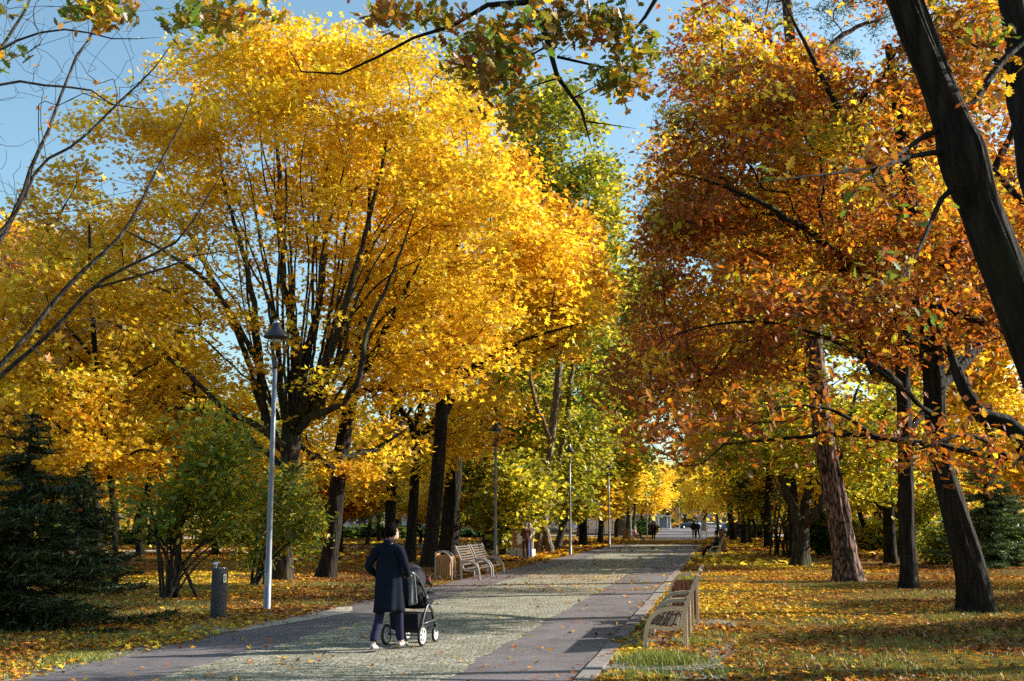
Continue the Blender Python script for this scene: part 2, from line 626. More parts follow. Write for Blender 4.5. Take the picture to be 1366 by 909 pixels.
def make_tree(name, root, trunk, limbs, blobs, n_attr, leaf, bark, rng, loc=None, n_leaf=30, size=0.13, sizevar=0.3,
              pal='yellow', spray=(0.45, 0.45, 0.2), bf=0.35, aw=0.5, thr=-0.05, freq=0.45, shell=0.55, spread=0.6, tip=0.008,
              trunk_kw=None, leafmat='leaf', keep=None, extra=None, limb_cap=0.6, mindist=0.0, droop=0.0, sides_scale=1.0,
              bright=None, pipe=2.3, hue=0.18, mixc=0.6, pal2=None):
    """trunk: [(x,y,z,r)], limbs: lists of the same, in the tree's own coordinates.  Children: trunk, limb..., crown"""
    if trunk is not None:
        tm = trunk_mesh('trunk', trunk, bark, seed=rng.integers(100), **(trunk_kw or {}))
        link('trunk', tm, root)
    seeds, sl, sd, sr = [], [], [], []
    def add_seed(pl, L0, skip):
        c = resample(pl, 0.35)
        d = np.gradient(c[:, :3], axis=0)
        d /= np.linalg.norm(d, axis=1)[:, None] + 1e-9
        l = L0 + np.r_[0, np.cumsum(np.linalg.norm(np.diff(c[:, :3], axis=0), axis=1))]
        k0 = int(len(c) * skip)
        seeds.extend(c[k0:, :3]); sl.extend(l[k0:]); sd.extend(d[k0:]); sr.extend(c[k0:, 3])
        return c
    if trunk is not None:
        add_seed(trunk, 0, 0.45 if len(limbs) else 0.3)
    for li, pl in enumerate(limbs):
        pl = [tuple(q) for q in pl]
        pl[-1] = (*pl[-1][:3], pl[-1][3] * .3)
        c = resample(pl, 0.3)
        h0 = np.linalg.norm(np.array(pl[0][:3]))
        add_seed(pl, h0, 0.12)
        # a little natural crookedness
        w = Wood()
        pts = c[:, :3].copy()
        nn = len(pts)
        j = rng.normal(0, 1, (nn, 3)) * (c[:, 3:4] * 0.25)
        j[0] = 0
        w.chain(pts + j, c[:, 3], 12 if c[0, 3] > 0.05 else 7)
        V, F = w.arrays()
        link('limb', mesh_np('limb', V, F.ravel(), np.full(len(F), 4), [bark], smooth=True), root)
    A = sample_blobs(rng, blobs, n_attr, thr, freq, shell, keep) if n_attr else np.zeros((0, 3))
    if extra is not None and len(extra):
        A = np.vstack([A, extra]) if len(A) else np.array(extra)
    P_, par, order = prim(np.array(seeds), np.array(sl), np.array(sd), A, bf, aw)
    ns = len(seeds)
    N = len(P_)
    rad = np.zeros(N)
    acc = np.zeros(N)
    kids = [[] for _ in range(N)]
    for i in order[::-1]:
        rad[i] = max(tip, acc[i] ** (1 / pipe))
        acc[par[i]] += rad[i] ** pipe
    for i in order:
        kids[par[i]].append(i)
    w = Wood()
    starts = []
    for i in range(ns):
        for k in kids[i]:
            rad[k] = min(rad[k], sr[i] * limb_cap)
            starts.append((i, k))
    for i in order:
        p = par[i]
        if p >= ns:
            rad[i] = min(rad[i], rad[p])
    stack = starts
    while stack:
        p, k = stack.pop()
        ch = [p, k]
        while kids[k]:
            ks = sorted(kids[k], key=lambda q: -rad[q])
            for q in ks[1:]:
                stack.append((k, q))
            k = ks[0]
            ch.append(k)
        rr = np.array([rad[q] for q in ch])
        rr[0] = rr[1]
        pts = P_[ch]
        c = np.concatenate([pts, rr[:, None]], axis=1)
        sub = 3 if rr[0] > 0.012 else 2
        c = crom(c, sub) if len(c) > 2 else crom(np.vstack([c[0], (c[0] + c[1]) / 2 + np.r_[rng.normal(0, 0.05, 3), 0], c[1]]), 2)
        q = rng.normal(0, 1, (len(c), 3)) * np.minimum(0.05, 0.5 * c[:, 3:4] + 0.012)
        q[0] = 0
        r = np.maximum(c[:, 3], tip * 0.6)
        r[-1] = tip * 0.5
        w.chain(c[:, :3] + q, r, 8 if rr[0] > 0.06 else 5 if rr[0] > 0.02 else 3)
    V, F = w.arrays()
    nF = len(F)
    if n_leaf:
        nA = len(A)
        cnt = rng.poisson(n_leaf, nA)
        idx = np.repeat(np.arange(nA), cnt)
        n = len(idx)
        C = A[idx] + rng.normal(0, 1, (n, 3)) * np.array(spray)
        if droop:
            C[:, 2] -= droop * np.abs(rng.normal(0, 1, n))
        base = pick(rng, PAL[pal], nA)
        other = pick(rng, PAL[pal], n)
        if pal2:
            sd2 = rng.uniform(0, 90)
            m2 = np.array([noise.noise(Vector(q * pal2[2]) + Vector((sd2, 7, 0))) for q in A]) > pal2[1]
            base[m2] = pick(rng, PAL[pal2[0]], int(m2.sum()))
            mm = m2[idx]
            other[mm] = pick(rng, PAL[pal2[0]], int(mm.sum()))
        col = mixc * base[idx] + (1 - mixc) * other
        col *= rng.uniform(1 - hue, 1 + hue, (n, 1)) * (1 + 0.12 * rng.normal(0, 1, (nA, 1)))[idx]
        if bright is not None:
            col *= bright(A)[idx][:, None]
        col = np.clip(col, 0.004, 0.9)
        sz = size * rng.uniform(1 - sizevar, 1 + sizevar, n)
        LV, LL, LT, LC = leaf_arrays(rng, C, sz, col, leaf, spread=spread)
        V2 = np.vstack([V, LV])
        loops = np.concatenate([F.ravel(), LL + len(V)])
        tot = np.concatenate([np.full(nF, 4), LT])
        mi = np.concatenate([np.zeros(nF), np.ones(len(LT))]).astype(int)
        colr = np.vstack([np.zeros((len(V), 3)), LC])
        sm = np.concatenate([np.ones(nF), np.zeros(len(LT))])
        me = mesh_np('crown', V2, loops, tot, [bark, M[leafmat]], mi, colr, smooth=sm)
    else:
        me = mesh_np('crown', V, F.ravel(), np.full(nF, 4), [bark], smooth=True)
    link('crown', me, root)
    return root

class TreePx:
    """turns photo pixels at the tree's own distance into the tree's local coordinates"""
    def __init__(s, bx, by=None, Y=None):
        if Y is None:
            g = G(bx, by)
            s.o = np.array([g[0], g[1], 0.0])
        else:
            x = P(bx, HOR, Y)[0]
            s.o = np.array([x, Y, 0.0])
        s.Y = s.o[1]
    def pt(s, px, py, dy=0.0):
        return P(px, py, s.Y + dy) - s.o
    def line(s, pts, clamp=True):
        """[(px,py,halfwidth_px[,dy])] -> [(x,y,z,r)]"""
        out = []
        for q in pts:
            dy = q[3] if len(q) > 3 else 0.0
            p = s.pt(q[0], q[1], dy)
            out.append((p[0], p[1], p[2], q[2] * (s.Y + dy) / FPX))
        return out
    def blob(s, bl):
        """[(px,py,rx_px,ry_px,depth_m[,dy,weight])]"""
        out = []
        for b in bl:
            dy = b[5] if len(b) > 5 else 0.0
            w = b[6] if len(b) > 6 else 1.0
            p = s.pt(b[0], b[1], dy)
            k = (s.Y + dy) / FPX
            out.append((p[0], p[1], p[2], b[2] * k, b[4], b[3] * k, w))
        return out
# ------------------------------------------------------------------ ground, path, litter, grass
rng0 = np.random.default_rng(7)
T_END = 88.0                     # the paved walk ends here
S_R, S_KERB, S_COB_R, S_COB_L, S_L = -1.47, -1.68, -3.15, -6.45, -7.9

def ground_mat():
    m, n, l = new_mat('lawn_with_leaves')
    out = n.new('ShaderNodeOutputMaterial')
    b = n.new('ShaderNodeBsdfDiffuse')
    b.inputs['Roughness'].default_value = 0.6
    l.new(b.outputs[0], out.inputs[0])
    tc = n.new('ShaderNodeTexCoord')
    co = tc.outputs['Object']
    def noise_(sc, det=4, rough=0.55):
        x = n.new('ShaderNodeTexNoise')
        x.inputs['Scale'].default_value = sc
        x.inputs['Detail'].default_value = det
        x.inputs['Roughness'].default_value = rough
        l.new(co, x.inputs['Vector'])
        return x.outputs[0]
    def ramp(src, els):
        r = n.new('ShaderNodeValToRGB')
        while len(r.color_ramp.elements) < len(els):
            r.color_ramp.elements.new(0.5)
        for e, (p, c) in zip(r.color_ramp.elements, els):
            e.position = p
            e.color = tuple(c) + (1,)
        l.new(src, r.inputs[0])
        return r.outputs[0]
    def math_(op, a, v):
        x = n.new('ShaderNodeMath')
        x.operation = op
        x.use_clamp = op == 'MULTIPLY_ADD'
        l.new(a, x.inputs[0])
        if isinstance(v, tuple):
            x.inputs[1].default_value, x.inputs[2].default_value = v
        elif isinstance(v, (int, float)):
            x.inputs[1].default_value = v
        else:
            l.new(v, x.inputs[1])
        return x.outputs[0]
    grass = ramp(noise_(3.0, 6, 0.7), [(0.25, (0.07, 0.055, 0.022)), (0.5, (0.19, 0.165, 0.045)), (0.75, (0.30, 0.245, 0.08))])
    soil = ramp(noise_(30, 3), [(0.3, (0.08, 0.05, 0.025)), (0.7, (0.27, 0.18, 0.09))])
    mx0 = n.new('ShaderNodeMixRGB')
    l.new(ramp(noise_(0.8, 5, 0.6), [(0.40, (0, 0, 0)), (0.60, (1, 1, 1))]), mx0.inputs[0])
    l.new(grass, mx0.inputs[1])
    l.new(soil, mx0.inputs[2])
    vo = n.new('ShaderNodeTexVoronoi')
    vo.inputs['Scale'].default_value = 11
    l.new(co, vo.inputs['Vector'])
    sep = n.new('ShaderNodeSeparateColor')
    l.new(vo.outputs['Color'], sep.inputs[0])
    lf = ramp(sep.outputs[0], [(0.0, (0.07, 0.035, 0.015)), (0.3, (0.24, 0.08, 0.015)), (0.55, (0.42, 0.16, 0.015)), (0.8, (0.55, 0.28, 0.02)), (1.0, (0.66, 0.40, 0.03))])
    dens = math_('MULTIPLY_ADD', noise_(0.28, 6, 0.68), (2.6, -0.92))
    m1 = math_('LESS_THAN', sep.outputs[1], dens)
    m2 = math_('LESS_THAN', vo.outputs['Distance'], 0.62)
    mask = math_('MULTIPLY', m1, m2)
    mx = n.new('ShaderNodeMixRGB')
    l.new(mask, mx.inputs[0])
    l.new(mx0.outputs[0], mx.inputs[1])
    l.new(lf, mx.inputs[2])
    l.new(mx.outputs[0], b.inputs['Color'])
    bp = n.new('ShaderNodeBump')
    bp.inputs['Strength'].default_value = 0.8
    bp.inputs['Distance'].default_value = 0.06
    l.new(noise_(14, 5, 0.7), bp.inputs['Height'])
    l.new(bp.outputs[0], b.inputs['Normal'])
    return m

def asphalt_mat():
    m, n, l = new_mat('asphalt')
    out = n.new('ShaderNodeOutputMaterial')
    b = n.new('ShaderNodeBsdfPrincipled')
    b.inputs['Roughness'].default_value = 0.75
    l.new(b.outputs[0], out.inputs[0])
    tc = n.new('ShaderNodeTexCoord')
    def nz(s, d):
        x = n.new('ShaderNodeTexNoise')
        x.inputs['Scale'].default_value = s
        x.inputs['Detail'].default_value = d
        x.inputs['Roughness'].default_value = 0.7
        l.new(tc.outputs['Object'], x.inputs['Vector'])
        return x.outputs[0]
    r = n.new('ShaderNodeValToRGB')
    r.color_ramp.elements[0].position = 0.3
    r.color_ramp.elements[0].color = (0.075, 0.065, 0.069, 1)
    r.color_ramp.elements[1].position = 0.72
    r.color_ramp.elements[1].color = (0.205, 0.18, 0.187, 1)
    l.new(nz(0.7, 8), r.inputs[0])
    r2 = n.new('ShaderNodeValToRGB')
    r2.color_ramp.elements[0].position = 0.35
    r2.color_ramp.elements[0].color = (0.5, 0.5, 0.5, 1)
    r2.color_ramp.elements[1].position = 0.7
    r2.color_ramp.elements[1].color = (1.3, 1.3, 1.3, 1)
    l.new(nz(60, 2), r2.inputs[0])
    mx = n.new('ShaderNodeMixRGB')
    mx.blend_type = 'MULTIPLY'
    mx.inputs[0].default_value = 1
    l.new(r.outputs[0], mx.inputs[1])
    l.new(r2.outputs[0], mx.inputs[2])
    l.new(mx.outputs[0], b.inputs['Base Color'])
    bp = n.new('ShaderNodeBump')
    bp.inputs['Strength'].default_value = 0.5
    bp.inputs['Distance'].default_value = 0.01
    l.new(nz(50, 3), bp.inputs['Height'])
    l.new(bp.outputs[0], b.inputs['Normal'])
    return m

def cobble_mat(name, stone, joint, scale=9.0):
    m, n, l = new_mat(name)
    out = n.new('ShaderNodeOutputMaterial')
    b = n.new('ShaderNodeBsdfPrincipled')
    b.inputs['Roughness'].default_value = 0.85
    l.new(b.outputs[0], out.inputs[0])
    tc = n.new('ShaderNodeTexCoord')
    vo = n.new('ShaderNodeTexVoronoi')
    vo.feature = 'DISTANCE_TO_EDGE'
    vo.inputs['Scale'].default_value = scale
    vo.inputs['Randomness'].default_value = 0.75
    v2 = n.new('ShaderNodeTexVoronoi')
    v2.inputs['Scale'].default_value = scale
    v2.inputs['Randomness'].default_value = 0.75
    nz = n.new('ShaderNodeTexNoise')
    nz.inputs['Scale'].default_value = 1.3
    nz.inputs['Detail'].default_value = 7
    nz.inputs['Roughness'].default_value = 0.7
    for x in (vo, v2, nz):
        l.new(tc.outputs['Object'], x.inputs['Vector'])
    sp = n.new('ShaderNodeSeparateColor')
    l.new(v2.outputs['Color'], sp.inputs[0])
    r = n.new('ShaderNodeValToRGB')
    r.color_ramp.elements[0].color = tuple(c * 0.65 for c in stone) + (1,)
    r.color_ramp.elements[1].color = tuple(c * 1.3 for c in stone) + (1,)
    l.new(sp.outputs[0], r.inputs[0])
    e = n.new('ShaderNodeMath')
    e.operation = 'MULTIPLY_ADD'
    e.inputs[1].default_value = 9.0
    e.inputs[2].default_value = -0.1
    e.use_clamp = True
    l.new(vo.outputs['Distance'], e.inputs[0])
    mr = n.new('ShaderNodeValToRGB')
    mr.color_ramp.elements[0].position = 0.42
    mr.color_ramp.elements[0].color = (1, 1, 1, 1)
    mr.color_ramp.elements[1].position = 0.66
    mr.color_ramp.elements[1].color = (0.2, 0.2, 0.2, 1)
    l.new(nz.outputs[0], mr.inputs[0])
    mm = n.new('ShaderNodeMath')
    mm.operation = 'MULTIPLY'
    l.new(e.outputs[0], mm.inputs[0])
    l.new(mr.outputs[0], mm.inputs[1])
    mx = n.new('ShaderNodeMixRGB')
    mx.inputs[1].default_value = joint + (1,)
    l.new(mm.outputs[0], mx.inputs[0])
    l.new(r.outputs[0], mx.inputs[2])
    l.new(mx.outputs[0], b.inputs['Base Color'])
    bp = n.new('ShaderNodeBump')
    bp.inputs['Strength'].default_value = 0.8
    bp.inputs['Distance'].default_value = 0.025
    l.new(e.outputs[0], bp.inputs['Height'])
    l.new(bp.outputs[0], b.inputs['Normal'])
    return m

M['lawn'] = ground_mat()
M['asphalt'] = asphalt_mat()
M['cobble'] = cobble_mat('cobble', (0.33, 0.31, 0.24), (0.12, 0.12, 0.07), 12.5)
M['sett'] = cobble_mat('sett', (0.2, 0.18, 0.16), (0.08, 0.085, 0.04), 6.5)
M['kerbstone'] = plain('kerbstone', (0.19, 0.172, 0.16), 0.85, var=0.35, scale=6, bump=0.4)
M['gravel'] = plain('gravel', (0.36, 0.32, 0.26), 0.9, var=0.3, scale=25, bump=0.4)
M['concrete'] = plain('concrete', (0.42, 0.40, 0.37), 0.85, var=0.2, scale=12, bump=0.2)

def sheet(name, pts, z, mat):
    me = bpy.data.meshes.new(name)
    me.from_pydata([(p[0], p[1], z) for p in pts], [], [list(range(len(pts)))])
    me.materials.append(mat)
    me.update()
    o = link(name, me)
    if me.polygons[0].normal.z < 0:
        me.flip_normals()
    return tag(o, kind='structure')

# lawn: fine near the camera, gently uneven
def lawn():
    xs = np.r_[[-900, -300, -120], np.linspace(-60, 60, 121), [120, 300, 900]]
    ys = np.r_[[-40], np.linspace(0, 110, 111), [130, 160, 220, 400, 1500]]
    X, Y = np.meshgrid(xs, ys)
    Z = np.zeros_like(X)
    for i in range(X.shape[0]):
        for j in range(X.shape[1]):
            x, y = X[i, j], Y[i, j]
            s, t = toS(x, y)
            off = max(S_L - 1.2 - s, s - S_R - 1.6, 0)
            k = min(1.0, off / 3.0)
            Z[i, j] = k * (0.10 * noise.noise(Vector((x * 0.16, y * 0.16, 3))) + 0.05 * noise.noise(Vector((x * 0.5, y * 0.5, 1)))) if abs(x) < 61 and y < 111 else 0
    nx = len(xs)
    V = np.stack([X, Y, Z], axis=2).reshape(-1, 3)
    i = (np.arange(len(ys) - 1)[:, None] * nx + np.arange(nx - 1)[None, :]).ravel()
    F = np.stack([i, i + 1, i + nx + 1, i + nx], axis=1)
    me = mesh_np('lawn', V, F.ravel(), np.full(len(F), 4), [M['lawn']], smooth=True)
    return tag(link('lawn', me), kind='structure')
lawn()
def gz(x, y):
    s, t = toS(x, y)
    k = min(1.0, max(S_L - 1.2 - s, s - S_R - 1.6, 0) / 3.0)
    return k * (0.10 * noise.noise(Vector((x * 0.16, y * 0.16, 3))) + 0.05 * noise.noise(Vector((x * 0.5, y * 0.5, 1)))) if abs(x) < 61 and y < 111 else 0.0

def wavy(s, t0, t1, amp, n=140, sd=0):
    out = []
    for k in range(n):
        t = t0 + (t1 - t0) * (k / (n - 1)) ** 1.6
        out.append(S2(s + amp * noise.noise(Vector((t * 0.7, sd, 0))) + amp * 0.5 * noise.noise(Vector((t * 2.3, sd, 4))), t))
    return out
Rr, Ll = wavy(S_KERB, 4, T_END, 0.01, sd=1), wavy(S_L, 4, T_END, 0.10, sd=2)
sheet('path', Rr + Ll[::-1], 0.006, M['asphalt'])
cr_, cl_ = wavy(S_COB_R, 4, T_END, 0.16, 420, sd=3), wavy(S_COB_L, 4, T_END, 0.18, 420, sd=4)
sheet('cobble_path', cr_ + cl_[::-1], 0.011, M['cobble'])
# a rough row of setts along the far-side verge
vl = wavy(S_L - 0.35, 4, 30, 0.12, sd=5)
vr = wavy(S_L + 0.02, 4, 30, 0.02, sd=6)
sheet('verge_setts', vr + vl[::-1], 0.009, M['sett'])
# kerb stones along the near-side edge, with the gap in front of the bench
mb = MB()
t = 5.0
rk = random.Random(3)
while t < T_END:
    ln = 0.98 if t < 45 else 3.98
    if not (16.4 < t < 17.2):
        c = S2((S_R + S_KERB) / 2 + rk.uniform(-.01, .01), t + ln / 2)
        mb.box((c[0], c[1], 0.008 + rk.uniform(0, .006)), (0.21, ln - 0.02, 0.05), -YAW)
    t += ln + 0.02
tag(mb.build('kerb', M['kerbstone']), kind='structure')
# setts under the benches
for (s0, s1, t0, t1) in ((S_R + 0.0, 0.1, 13.5, 21.5),):
    a, b_ = wavy(s0, t0, t1, 0.02, 30, 7), wavy(s1, t0, t1, 0.28, 30, 8)
    sheet('bench_paving', b_ + a[::-1], 0.008, M['sett'])
# little paved bay round the drinking fountain
g = G(300, 826)
bay = [G(255, 846), G(330, 842), G(470, 818), G(470, 810), G(345, 818), G(262, 823), G(246, 838)]
sheet('fountain_paving', bay, 0.013, M['gravel'])
# leaf-strewn end of the walk, the street beyond, side footpaths
sheet('road', [S2(-6.6, 112), S2(-1.6, 112), S2(0.5, 185), S2(4, 260), S2(40, 262), S2(60, 330), S2(-30, 330), S2(-13, 262), S2(-10.0, 185)], 0.02, M['asphalt'])
sheet('footpath', [G(60, 741), G(500, 731), G(760, 724), G(760, 722), G(500, 727), G(60, 736)], 0.03, M['gravel'])
fp2 = sheet('footpath', [G(60, 721), G(800, 715.5), G(800, 714), G(60, 718)], 0.03, M['gravel'])
sheet('footpath', [G(1000, 716), G(1500, 722), G(1500, 719), G(1000, 713)], 0.03, M['gravel'])

def dens_leaf(x, y):
    s, t = toS(x, y)
    v = 0.40 + 1.7 * noise.noise(Vector((x * 0.3, y * 0.45, 9))) + 1.0 * noise.noise(Vector((x * 0.8, y * 0.8, 2)))
    if S_L < s < S_R:
        # only a thin scatter on the paving, a bit more in one band
        return 0.012 + 0.02 * max(0, v) + 0.22 * max(0, v + .2) * math.exp(-(min(s - S_L, S_R - s) / .28) ** 2) + (0.16 if 29 < t < 39 and v > 0.4 else 0.0)
    if s > S_R:
        v += .14
    if s < S_L:
        v += 0.35 * math.exp(-((s + 9.5) / 2.5) ** 2)
    return max(0.06, v)

def scatter(n, ymax, fn, power=1.0, ymin=9.5):
    out = []
    while len(out) < n:
        u = rng0.random() ** power
        y = ymin + (ymax - ymin) * u
        x = rng0.uniform(-0.54, 0.54) * y
        if rng0.random() * 1.3 < fn(x, y):
            out.append((x, y))
    return np.array(out)

def litter(name, label, n, ymin, ymax, power, size, kind):
    p = scatter(n, ymax, dens_leaf, power, ymin)
    z = np.array([gz(x, y) for x, y in p]) + 0.022 + rng0.random(n) * 0.02
    C = np.c_[p, z]
    fi = np.array([noise.noise(Vector((x * 0.15, y * 0.15, 20))) for x, y in p]) + rng0.normal(0, 0.25, n) - (p[:, 0] > 2.0) * .10 - (p[:, 0] > 2.0) * np.clip((26 - p[:, 1]) / 34, -.1, .3)
    pal = np.array([(0.12, 0.06, 0.025), BRN, (0.40, 0.14, 0.02), AMB, GOLD, YEL])
    k = np.clip(((fi + 0.62) * 4.6).astype(int), 0, 5)
    col = np.clip(pal[k] * rng0.uniform(0.7, 1.2, (n, 1)), 0.01, 0.9)
    sv = np.array([toS(x, y)[0] for x, y in p])
    onp = (sv > S_L) & (sv < S_R)
    col[onp] *= np.array([.8, .62, .7])
    V, L, T, Cc = leaf_arrays(rng0, C, size * rng0.uniform(0.6, 1.35, n) * np.where(onp, .8, 1), col, kind, spread=0.28)
    o = link(name, mesh_np(name, V, L, T, [M['litter']], col=Cc))
    tag(o, label, 'fallen leaves', kind='stuff')
litter('fallen_leaves', 'yellow, orange and brown leaves fallen over lawn and walk', 85000, 9.5, 48, 0.8, 0.08, 'maple')
litter('leaf_litter', 'golden leaf carpet under the trees farther down the park', 26000, 46, 120, 0.7, 0.34, 'kite')

def grass_patch(name, label, pts, hts, wid, cols):
    n = len(pts)
    a = rng0.uniform(0, 2 * PI, n)
    d = np.c_[np.cos(a), np.sin(a), np.zeros(n)] * wid[:, None]
    lean = np.c_[rng0.normal(0, 0.35, (n, 2)), np.ones(n)] * hts[:, None]
    base = np.c_[pts, np.array([gz(x, y) for x, y in pts])]
    V = np.stack([base - d, base + d, base + d * 0.5 + lean * 0.6, base - d * 0.5 + lean * 0.6, base + lean * np.array([1.5, 1.5, 1.0])], axis=1).reshape(-1, 3)
    i = np.arange(n)[:, None] * 5
    loops = np.concatenate([i + np.array([[0, 1, 2, 3]]), i + np.array([[3, 2, 4]])], axis=1).ravel()
    tot = np.tile([4, 3], n)
    o = link(name, mesh_np(name, V, loops, tot, [M['needle']], col=np.repeat(cols, 5, axis=0)))
    tag(o, label, 'grass', kind='stuff')
def dens_grass(x, y):
    s, t = toS(x, y)
    if S_L - 0.15 < s < S_R + 0.05:
        return 0
    if s < 0.15 and s > S_R and 13.5 < t < 21.5:
        return 0.03
    v = 0.35 + 0.8 * noise.noise(Vector((x * 0.35, y * 0.35, 31))) + 0.4 * noise.noise(Vector((x * 1.2, y * 1.2, 5)))
    return max(0.05, v)
pts = scatter(60000, 34, dens_grass, 0.85)
hh = rng0.uniform(0.03, 0.085, len(pts))
gc = np.array([(0.20, 0.22, 0.04), (0.15, 0.18, 0.03), (0.32, 0.28, 0.10)])[rng0.integers(0, 3, len(pts))] * rng0.uniform(0.7, 1.2, (len(pts), 1))
grass_patch('grass', 'short olive green lawn grass between fallen leaves', pts, hh, rng0.uniform(0.006, 0.012, len(pts)), gc)
# lusher tufts by the kerb and round the bench legs
tp, th_ = [], []
for (px, py, rx, ry, n, h) in ((880, 884, 0.55, 0.5, 1500, .16), (845, 905, 0.5, 0.4, 700, .10), (930, 860, .35, .5, 500, .12), (955, 850, .4, .4, 300, .10), (858, 838, .2, .5, 300, .10), (905, 838, .2, .8, 500, .10),
                             (925, 775, .3, 2.0, 700, .12), (120, 880, .9, .5, 900, .08), (266, 818, .35, .6, 700, .10), (430, 808, 1.0, .5, 800, .08), (200, 852, .8, .3, 600, .08), (970, 900, .5, .4, 500, .09), (1300, 812, 1.0, .5, 500, .10), (1130, 780, 1.2, .4, 600, .12)):
    c = G(px, py)
    q = rng0.normal(0, 0.5, (n, 2)) * np.array([rx, ry]) + c[:2]
    ok = [toS(x, y)[0] > S_R + 0.04 or toS(x, y)[0] < S_L for x, y in q]
    q = q[np.array(ok)]
    tp.append(q)
    th_.append(rng0.uniform(0.4, 1.15, len(q)) * h)
tp = np.vstack(tp); th_ = np.concatenate(th_)
gc = np.array([(0.20, 0.25, 0.04), (0.15, 0.20, 0.03), (0.30, 0.29, 0.07)])[rng0.integers(0, 3, len(tp))] * rng0.uniform(0.75, 1.2, (len(tp), 1))
grass_patch('grass_tufts', 'fresh bright green grass tufts beside kerb and bench legs', tp, th_, rng0.uniform(0.004, 0.009, len(tp)), gc)
# ------------------------------------------------------------------ materials of the small things
M['galv'] = plain('galvanised_steel', (0.19, 0.20, 0.235), 0.5, .6, var=.2, scale=9)
M['lampblack'] = plain('dark_lamp_metal', (0.05, 0.045, 0.05), 0.35, .4, var=.25)
M['lampglass'] = plain('frosted_lamp_glass', (0.55, 0.55, 0.52), 0.15, 0, var=.06)
M['benchmetal'] = plain('beige_bench_frame', (0.62, 0.45, 0.29), 0.55, 0, var=.18, scale=8)
M['greymetal'] = plain('grey_bench_frame', (0.36, 0.34, 0.33), 0.4, .35, var=.18, scale=8)
M['slat'] = wood_mat('slat_wood', (0.035, 0.024, 0.018), (0.11, 0.075, 0.052), .55)
M['binwood'] = wood_mat('bin_wood', (0.28, 0.13, 0.04), (0.45, 0.23, 0.08), .5)
M['binwood_dark'] = wood_mat('bin_wood_dark', (0.13, 0.045, 0.015), (0.27, 0.10, 0.035), .5)
M['postwood'] = wood_mat('post_wood', (0.10, 0.05, 0.025), (0.22, 0.11, 0.05), .7)
M['aggregate'] = cobble_mat('exposed_aggregate', (0.13, 0.115, 0.11), (0.05, 0.045, 0.045), 60)
M['steel'] = plain('steel', (0.6, 0.62, 0.65), 0.25, .9, var=.1)
M['white'] = plain('white_paint', (0.78, 0.77, 0.75), 0.5, var=.06)
M['plaster'] = plain('pale_plaster', (0.60, 0.60, 0.62), 0.9, var=.1, scale=1.5)
M['pinkplaster'] = plain('pinkish_plaster', (0.52, 0.40, 0.38), 0.9, var=.1, scale=1.5)
M['kioskpink'] = plain('kiosk_panel', (0.74, 0.66, 0.66), 0.7, var=.08, scale=2)
M['winglass'] = plain('window_glass', (0.03, 0.035, 0.045), 0.1, 0, var=.2, spec=.8)
M['roofgrey'] = plain('roof_sheet', (0.12, 0.115, 0.12), 0.7, var=.2)
M['black'] = plain('black_plastic', (0.012, 0.012, 0.014), 0.5, var=.3)
M['tyre'] = plain('tyre_rubber', (0.015, 0.015, 0.016), 0.8, var=.2)
M['coat'] = plain('slate_wool_coat', (0.010, 0.0125, 0.021), 0.95, var=.35, scale=9, bump=.5, spec=.06)
M['pram'] = plain('black_pram_fabric', (0.010, 0.011, 0.016), 0.85, var=.3, scale=30, spec=.2)
M['pramgrey'] = plain('dark_grey_pram_fabric', (0.018, 0.019, 0.026), 0.85, var=.3, scale=30, spec=.2)
M['greycloth'] = plain('light_grey_cloth', (0.19, 0.19, 0.21), 0.9, var=.15, scale=15)
M['alu'] = plain('brushed_aluminium', (0.45, 0.46, 0.48), 0.35, .8, var=.1)
M['skin'] = plain('skin', (0.50, 0.30, 0.22), 0.55, var=.08)
M['hairdark'] = plain('dark_hair', (0.006, 0.0035, 0.0025), 0.8, var=.5, scale=60, bump=.6, spec=.03)
M['hairgrey'] = plain('grey_hair', (0.40, 0.37, 0.34), 0.7, var=.2, scale=60)
M['shoe_white'] = plain('white_leather_shoe', (0.42, 0.39, 0.38), 0.5, var=.1)
M['sole'] = plain('shoe_sole', (0.05, 0.045, 0.045), 0.7, var=.1)
def cloth(name, c):
    if name not in M:
        M[name] = plain(name, c, 0.9, var=.2, scale=25, bump=.15, spec=.15)
    return M[name]

